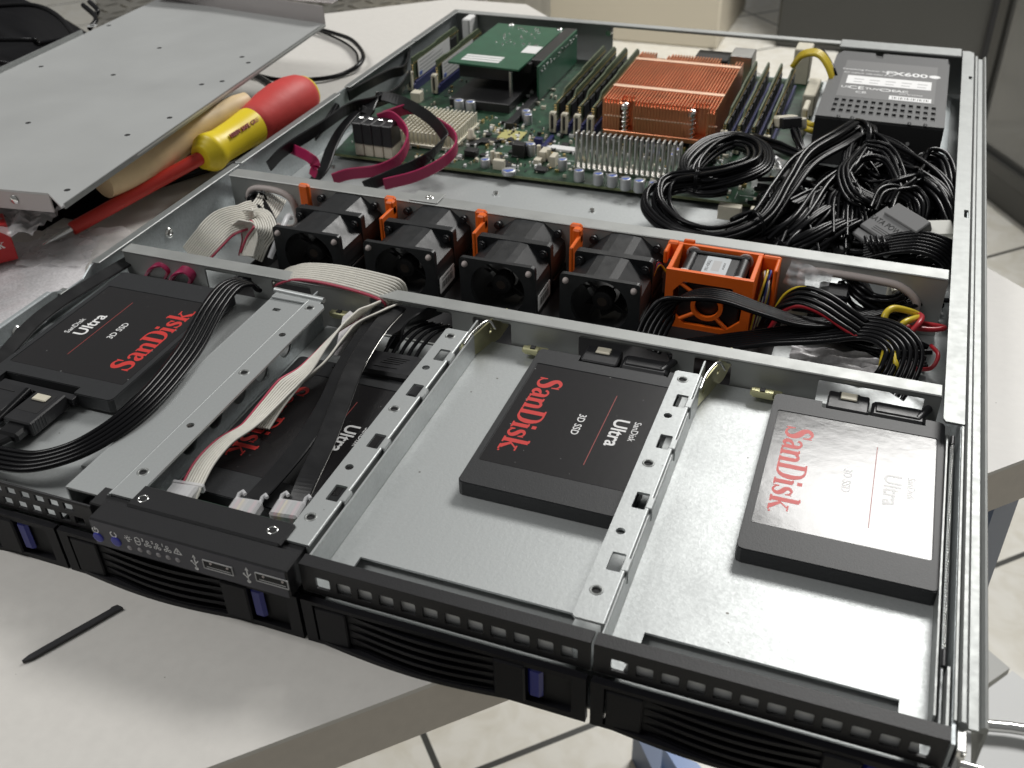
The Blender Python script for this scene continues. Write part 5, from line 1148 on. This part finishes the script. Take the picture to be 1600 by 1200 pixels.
for pts, lb in (([(1345, 232, 40), (1318, 262, 41), (1326, 300, 38), (1352, 318, 36), (1385, 326, 30), (1400, 340, 22)], 'two thick black wires looping down from the tied exit of the power supply'),
                ([(1352, 226, 42), (1385, 234, 42), (1402, 262, 40), (1410, 300, 36), (1412, 330, 26)], 'pair of black wires arching over the middle of the tangle'),
                ([(1432, 262, 36), (1446, 240, 41), (1474, 246, 41), (1486, 278, 38), (1484, 318, 30)], 'pair of black wires looping up against the right wall'),
                ([(1300, 345, 26), (1306, 305, 34), (1330, 292, 36), (1340, 320, 33), (1334, 362, 26)], 'upright black wire loop behind the rear crossbar'),
                ([(1230, 372, 22), (1262, 345, 28), (1300, 322, 30), (1330, 330, 26), (1356, 350, 12)], 'black wires fanning out beside the lower tie of the coil'),
                ([(1382, 318, 35), (1396, 300, 39), (1424, 298, 39), (1442, 318, 36), (1440, 345, 30)], 'black wires arched closely above the grey lettered plug')):
    b = MB(); p = P(*pts); strands(b, p, 3, 1.35, k=12, wd=hw((.6, .6, .5), (.8, -.4, .3), (.5, .7, -.3))); single(b, 'wire_loop', ['cable'], lb, 'cable')
#=====LEFT SIDE: LID AND TOOLS
zl = 60
LO = (-130, 350, 44)
ld = thing('metal_cover', 'large grey painted sheet metal lid with dimples lying on the tools', 'lid', LO)
p0 = Vector((-33, 182)); pc = Vector((-52.8, 194.2)); p1 = Vector((-62, 532)); p2 = Vector((-246, 560)); p3 = Vector((-226, 172))
b = MB(); holes = []
for px, py in ((144, 40), (64, 104), (249, 75), (177, 117), (378, 89), (388, 98), (347, 127), (315, 132), (265, 184), (199, 211), (44, 192), (105, 297), (170, 40)):
    q = at(px, py, z=zl); holes.append(circ(q.x, q.y, 1.1, 8)[::-1])
b.sheet([tuple(p0), tuple(p1), tuple(p2), tuple(p3), tuple(pc)], [], zl-1.2, zl)
b.build('top_sheet', ['lid'], ld, LO)
for h_ in holes:
    hx = sum(p[0] for p in h_)/8; hy = sum(p[1] for p in h_)/8; b = MB(); b.lathe((hx, hy, zl), (0, 0, 1), [(0, 4.2), (.12, 3.0), (.05, 1.9)], n=16); b.lathe((hx, hy, zl+.04), (0, 0, 1), [(0, 1.9), (.005, .01)], n=12, m=1)
    b.build('dimple', ['lid', 'dark'], ld, LO)
def wallseg(b, a, c_, z0, z1, t=1.2, m=0):
    d = (c_-a).normalized(); n_ = Vector((-d.y, d.x))*t
    b.sheet([tuple(a), tuple(c_), tuple(c_+n_), tuple(a+n_)], [], z0, z1, m=m)
b = MB(); wallseg(b, p3, pc, zl-12, zl-1.25); q = pc+(p3-pc).normalized()*24; b.lathe((q.x, q.y-.1, 54), (0, -1, 0), [(0, 2.8), (.8, 2.2), (1, .01)], m=1)
b.build('front_fold', ['lid_side', 'chrome'], ld, LO)
b = MB(); wallseg(b, p1+Vector((-1, 0)), p0+Vector((-1, 3)), zl-2.6, zl+.6, .8); wallseg(b, p3+Vector((0, 3)), p3.lerp(p2, .72), zl-1, zl+3.5, 1.4)
b.build('side_fold', ['steel'], ld, LO)
b = MB(); wallseg(b, p1, p2, zl+.05, zl+14, 1.2); q = p1.lerp(p2, .05); b.lathe((q.x, q.y-.1, zl+8), (0, -1, 0), [(0, 2.8), (.6, 2.2), (.8, .01)], m=1); b.box(p2.x, p1.x, p1.y+14, p1.y+24, zl+12, zl+13, T=None)
b.build('rear_lip', ['lid_side', 'chrome'], ld, LO)
# black fabric pouch beneath
def pouch(x0, x1, y0, y1, z0, z1, label, name, seed, rz=0):
    rnd = random.Random(seed); b = MB(); n_ = 18; v = []; F = []
    for i in range(n_+1):
        for j in range(n_+1):
            u, w_ = i/n_, j/n_; e = min(1, 6*min(u, 1-u))**.5*min(1, 6*min(w_, 1-w_))**.5
            v.append((x0+(x1-x0)*u+rnd.uniform(-2, 2), y0+(y1-y0)*w_+rnd.uniform(-2, 2), z0+(z1-z0)*e*(.86+.14*math.sin(i*.9+seed)*math.cos(j*.7))+rnd.uniform(-.8, .8)))
    for i in range(n_):
        for j in range(n_): a = i*(n_+1)+j; F.append([a, a+n_+1, a+n_+2, a+1])
    b.add(v, F, 0, True, Matrix.Rotation(rz, 4, 'Z')); b.add([(x0, y0, z0), (x1, y0, z0), (x1, y1, z0), (x0, y1, z0)], [[3, 2, 1, 0]], 0, False, Matrix.Rotation(rz, 4, 'Z'))
    return single(b, name, ['bagblack'], label, 'bag')
pouch(-225, -112, 235, 470, 7.3, 30, 'black fabric tool pouch squashed under the grey lid', 'tool_pouch', 1)
pouch(-640, -258, 330, 512, 7.3, 46, 'black bag with loose cables behind the far side of the grey lid', 'black_bag', 2)
pouch(-700, -372, 500, 600, 7.3, 46, 'second black bag at the very top left corner beside the chequer plate', 'black_bag', 5)
b = MB()
for pts in ([(-20, 10, 56), (50, 8, 60), (90, 25, 58), (118, 58, 52)], [(-20, 62, 54), (50, 62, 56), (60, 68, 50), (110, 60, 50)], [(130, 8, 58), (150, 28, 54), (140, 45, 50)], [(-10, 95, 52), (30, 102, 50)], [(140, 3, 58), (152, 15, 56), (150, 25, 52)]):
    b.tube(spline(P(*pts), 8), 2.2, 8)
single(b, 'loose_cables', ['cable'], 'loose dark grey cables lying on the black bag at the top left', 'cable')
# black desk cable loop
b = MB(); b.tube(spline(P((425, 28, 12), (488, 43, 12), (522, 52, 13), (550, 63, 14), (567, 84, 15), (562, 100, 13), (540, 114, 10), (510, 122, 10), (470, 125, 10), (430, 124, 10), (395, 116, 10), (350, 108, 10)), 8), 2.0, 8)
b.tube(spline(P((488, 44, 9), (530, 62, 9), (555, 80, 9), (560, 98, 9.5)), 8), 1.2, 8)
single(b, 'desk_cable', ['cable'], 'thin black cable looping on the desk between the lid and the server', 'cable')
# screwdriver, red and yellow
def toolpath(pa, prof): 
    return pa
s0 = at(82, 376, z=14); s1 = at(112, 358, z=16); s2 = at(325, 240, z=36); s3 = at(480, 148, z=38)
ax = (s2-at(112, 358, z=16)).normalized()
O = (s2.x, s2.y, DESK)
sd = thing('screwdriver', 'red and yellow insulated screwdriver with a long red shaft resting against the server', 'screwdriver', O)
b = MB(); b.lathe(s1, -ax, [(-4, 2.3), (10, 2.2), (13, 1.6), (20, .9), (20.2, .01)], n=12); b.build('metal_tip', ['chrome'], sd, O)
Ls = (s2-s1).length
b = MB(); b.lathe(s1, ax, [(0, .01), (0, 4.0), (1, 4.3), (Ls, 4.6), (Ls+6, 4.6)], n=20); b.build('shaft', ['tool_red'], sd, O)
ax2 = (at(486, 140, z=42)-at(332, 236, z=36)).normalized(); h0 = at(328, 238, z=36); Lh = (at(478, 144, z=42)-h0).length
b = MB(); b.lathe(h0, ax2, [(-9, .01), (-9, 7), (-8.6, 8.6), (-6, 9), (-5.6, 10.6), (-3, 11), (-2.6, 12.6), (1, 13.2), (4, 12.6), (10, 11.4), (Lh*.25, 11.8), (Lh*.40, 13.2), (Lh*.44, 13.2)], n=28)
b.build('handle_core', ['tool_yellow'], sd, O)
b = MB(); b.lathe(h0, ax2, [(Lh*.985, 13.2), (Lh*1.0, 12.8), (Lh*1.03, 10.0), (Lh*1.04, .01)], n=28)
b.build('end_ring', ['tool_yellow'], sd, O)
b = MB(); b.lathe(h0, ax2, [(Lh*.38, 10), (Lh*.40, 12.9), (Lh*.46, 14.4), (Lh*.60, 17.0), (Lh*.74, 18.2), (Lh*.86, 17.6), (Lh*.94, 15.8), (Lh*.985, 13.4), (Lh*.99, 10)], n=28); b.build('soft_grip', ['tool_red_soft'], sd, O)
side = ax2.cross(Vector((0, 0, 1))).normalized(); upv = side.cross(ax2)
b = MB(); nrm = (side*.78+upv*.62).normalized(); b.text('1000V SAFE GRIP', 4.2, frame(h0+ax2*Lh*.25+nrm*12.4, ax2, nrm.cross(ax2)), ext=.6); b.build('handle_print', ['dim_red'], sd, O)
# second, thinner red screwdriver
t0 = at(222, 250, z=20); t1 = at(330, 226, z=24); O = (t0.x, t0.y, DESK)
s2d = thing('screwdriver', 'thinner red-shafted screwdriver lying beneath the yellow handle', 'screwdriver', O)
a3 = (t1-t0).normalized(); b = MB(); b.lathe(t0, a3, [(0, .01), (0, 3.2), ((t1-t0).length*.7, 3.4)], n=16); b.build('shaft', ['tool_red'], s2d, O)
b = MB(); b.lathe(t0+a3*(t1-t0).length*.7, a3, [(0, 3), (1, 7), (6, 8), (16, 6), (30, 8), (70, 8), (74, .01)], n=18); b.build('handle_core', ['tool_yellow'], s2d, O)
b = MB(); b.lathe(t0, -a3, [(0, 2), (16, 1.6), (19, .01)], n=12); b.build('metal_tip', ['chrome'], s2d, O)
# wooden handle
w0 = at(215, 252, z=40); w1 = at(386, 158, z=50)
pth = [w0-(w1-w0)*.3, w0, at(275, 215, z=43), at(325, 190, z=46), w1]
b = MB(); b.tube(spline(pth, 8), 13, 20, taper=lambda t: .9+.28*math.sin(t*5.2)-.15*max(0, (t-.93)/.07))
single(b, 'wooden_handle', ['wood'], 'curved bare wooden tool handle poking out from under the lid', 'tool handle')
for pts, lb in (([(240, 285, 16), (300, 268, 18), (350, 250, 14), (400, 225, 12)], 'black cable lying along the server wall below the red screwdriver shaft'), ([(395, 116, 20), (420, 132, 22), (436, 150, 22), (440, 170, 16)], 'short black cable end behind the red screwdriver grip')):
    b = MB(); b.tube(spline(P(*pts), 8), 3.2, 8); single(b, 'loose_cable', ['cable'], lb, 'cable')
b = MB(); p = P((120, 345, 7.6), (230, 300, 7.6), (330, 268, 7.6), (420, 215, 7.6), (330, 200, 7.6), (60, 330, 7.6))  # flat black polygon on the desk between lid and server
b.add([tuple(q) for q in p], [list(range(6))[::-1]], 0); b.add([tuple(q+Vector((0, 0, 1.5))) for q in p], [list(range(6))], 0)
b.add([tuple(q) for q in p]+[tuple(q+Vector((0, 0, 1.5))) for q in p], [[i, (i+1) % 6, 6+(i+1) % 6, 6+i] for i in range(6)], 0)
single(b, 'black_sheet', ['bagblack'], 'flat black sheet on the desk beneath the screwdriver handles', 'mat')
# plastic bag, red box, blister
q = at(60, 470, z=9)
film('antistatic_bag', -98, 160, 10, 128, 108, 20, 2.2, 'foam', 'mottled silvery plastic bag lying flat left of the server', 'plastic bag', rz=.5, seed=3)
film('clear_wrapper', 0, 0, 0, 60, 50, 14, 2.4, 'bagfilm', 'clear plastic wrapper on the desk at the screwdriver tip', 'plastic bag', seed=6, T_=TX(*at(125, 385, z=11)) @ Matrix.Rotation(.3, 4, 'Z'))
film('clear_wrapper', 0, 0, 0, 50, 36, 14, 5, 'bagfilm', 'crumpled shiny plastic wrapper under the near corner of the lid', 'plastic bag', seed=7, T_=TX(*at(15, 340, z=34)) @ Matrix.Rotation(.2, 4, 'Z'))
c_ = at(27, 398, z=16); dr = (at(27, 398, z=16)-at(-40, 414, z=16)).normalized(); O = (c_.x, c_.y, 12)
bx_ = thing('retail_box', 'small red box with white lettering at the left picture edge', 'box', (c_.x, c_.y, 13))
up_ = Vector((0, 0, 1)); FR = frame(c_, dr, (0, .25, 1)); 
b = MB(); T_ = frame(c_, dr, up_.cross(dr)); b.box(-90, 0, 0, 16, -3, 21, T=T_, c=.5); b.build('carton', ['red_box'], bx_, (c_.x, c_.y, 13))
b = MB(); FF = T_ @ Matrix(((1, 0, 0, 0), (0, 0, -1, -.05), (0, 1, 0, 0), (0, 0, 0, 1))); wd = serif(MB(), 'SanDisk', 6, Matrix.Identity(4)); serif(b, 'SanDisk', 6, FF @ TX(-5-wd, 6, .0)); b.build('lettering', ['white_ink'], bx_, (c_.x, c_.y, 13))
# cable tie offcut on the desk
a = at(35, 1034, z=8); c_ = at(190, 947, z=8); d = (c_-a).normalized(); s_ = Vector((-d.y, d.x, 0))
b = MB(); L_ = (c_-a).length; T_ = frame(a, d, s_); b.sheet([(0, -.2), (3, -1.3), (L_*.6, -1.4), (L_-3, -1.2), (L_, -1.3), (L_-1, 1.4), (L_-3.2, 1.8), (L_-4, 1.3), (L_*.5, 1.3), (3, 1.1), (0, .3)], [], -.7, .5, T=T_)
single(b, 'cable_tie_offcut', ['blackpl'], 'thin black pointed cable tie offcut on the desk in front of the server', 'cable tie')
#=====BACKGROUND
b = MB(); b.box(5, 640, 3080, 3700, FLOORZ, 1300, c=8); b.box(600, 655, 3060, 3075, FLOORZ, 1300, m=1, c=4)
single(b, 'rack_cabinet', ['cabinet', 'dark'], 'tall dark grey rack cabinet standing on the tiles behind the power supply', 'cabinet')
b = MB(); b.box(-1400, -160, 3000, 3500, FLOORZ, 900, c=6)
single(b, 'cream_cabinet', ['cream'], 'plain cream cabinet behind the copper heatsink', 'cabinet')
b = MB(); b.cyl((-820, 2600, FLOORZ), (-820, 2600, 800), 25); b.cyl((-760, 2630, FLOORZ), (-760, 2630, 800), 18)
single(b, 'white_post', ['white'], 'pale metal post beyond the left rear corner of the server', 'post')
g0 = Vector((560, 2220)); g1 = Vector((760, 1880)); dn = (g1-g0).normalized(); nn = Vector((-dn.y, dn.x))
gc = thing('glass_cabinet', 'glass fronted cabinet with dark plinth standing on the tiles at the top right', 'cabinet', (g0.x, g0.y, FLOORZ)); O = (g0.x, g0.y, FLOORZ)
T_ = frame((g0.x, g0.y, FLOORZ), (dn.x, dn.y, 0), (nn.x, nn.y, 0))
b = MB(); b.box(0, 700, 0, 400, 0, 90, T=T_, c=4); b.box(0, 700, -14, 0, 70, 100, T=T_, c=3); b.build('plinth', ['cabinet'], gc, O)
b = MB(); b.box(2, 698, 6, 30, 90, 1500, T=T_, c=2); b.build('glass_front', ['glass'], gc, O)
b = MB(); b.box(0, 30, -4, 380, 90, 1500, T=T_, c=2)
b.build('door_frame', ['cabinet'], gc, O)
# grey box under the desk at the right
A2 = lambda z, *l: [tuple(at(x, y, z=z))[:2] for x, y in l]
b = MB(); b.sheet(A2(-450, (1480, 960), (1533, 1006), (1578, 1044), (1480, 1112)), [], -475, -450)
single(b, 'grey_board', [mat('grey_board', (.38, .385, .37), .5)], 'grey board at the lower right, partly under the white sheet', 'board')
b = MB(); b.sheet(A2(-440, (1480, 1122), (1582, 1048), (1640, 1092), (1800, 1400), (1480, 1400)), [], -452, -440)
single(b, 'white_board', ['paperwhite'], 'large off-white board edge at the lower right corner', 'board')
b = MB(); b.sheet(A2(-620, (1036, 1166), (1090, 1192), (1200, 1330), (1140, 1330)), [], FLOORZ, -620)
single(b, 'blue_box', [mat('light_blue', (.16, .27, .55), .3)], 'light blue box on the floor under the right drive caddy', 'box')
b = MB(); a = at(1500, 1128, z=-430); c_ = at(1640, 1160, z=-430); e = at(1500, 1290, z=-430)
fr_ = [a, c_, c_+(e-a), e]; b.tube(spline(fr_+[a], 6), 5, 8)
for k in range(4): b.tube([fr_[k], fr_[k]+Vector((0, 0, -120))], 4, 8)
b.add([tuple(q+Vector((0, 0, -100))) for q in fr_], [[3, 2, 1, 0]], 1)
single(b, 'wire_tray', ['chrome', 'paperwhite'], 'wire rimmed white tray below the right front corner of the server', 'tray')
# chequer plate beyond the desk
cpz = -60
b = MB(); q = [at(150, 60, z=cpz), at(700, 40, z=cpz), at(860, -60, z=cpz), at(150, -160, z=cpz)]
b.add([tuple(v) for v in q]+[tuple(v+Vector((0, 0, -650))) for v in q], [[0, 1, 2, 3], [1, 0, 4, 5], [2, 1, 5, 6]], 0)
rnd = random.Random(1); o0 = Vector((-700, 600))
for i in range(60):
    for j in range(34):
        x_ = -760+i*22+(j % 2)*11; y_ = 640+j*26
        pt = Vector((x_, y_, cpz))
        ins_ = all(((q[(k+1) % 4]-q[k]).x*(pt-q[k]).y-(q[(k+1) % 4]-q[k]).y*(pt-q[k]).x) > 60 for k in range(4))
        if not ins_: continue
        a = .78 if (i+j) % 2 else -.78; T_ = TX(x_, y_, cpz) @ Matrix.Rotation(a+.35, 4, 'Z')
        b.add([(-12, 0, 0), (-6, -2.6, 1.6), (6, -2.6, 1.6), (12, 0, 0), (6, 2.6, 1.6), (-6, 2.6, 1.6), (0, 0, 2.4)], [[0, 1, 6], [1, 2, 6], [2, 3, 6], [3, 4, 6], [4, 5, 6], [5, 0, 6]], 0, False, T_)
single(b, 'chequer_plate_case', ['checker'], 'chequer plate topped metal case beyond the far left edge of the desk', 'metal case')
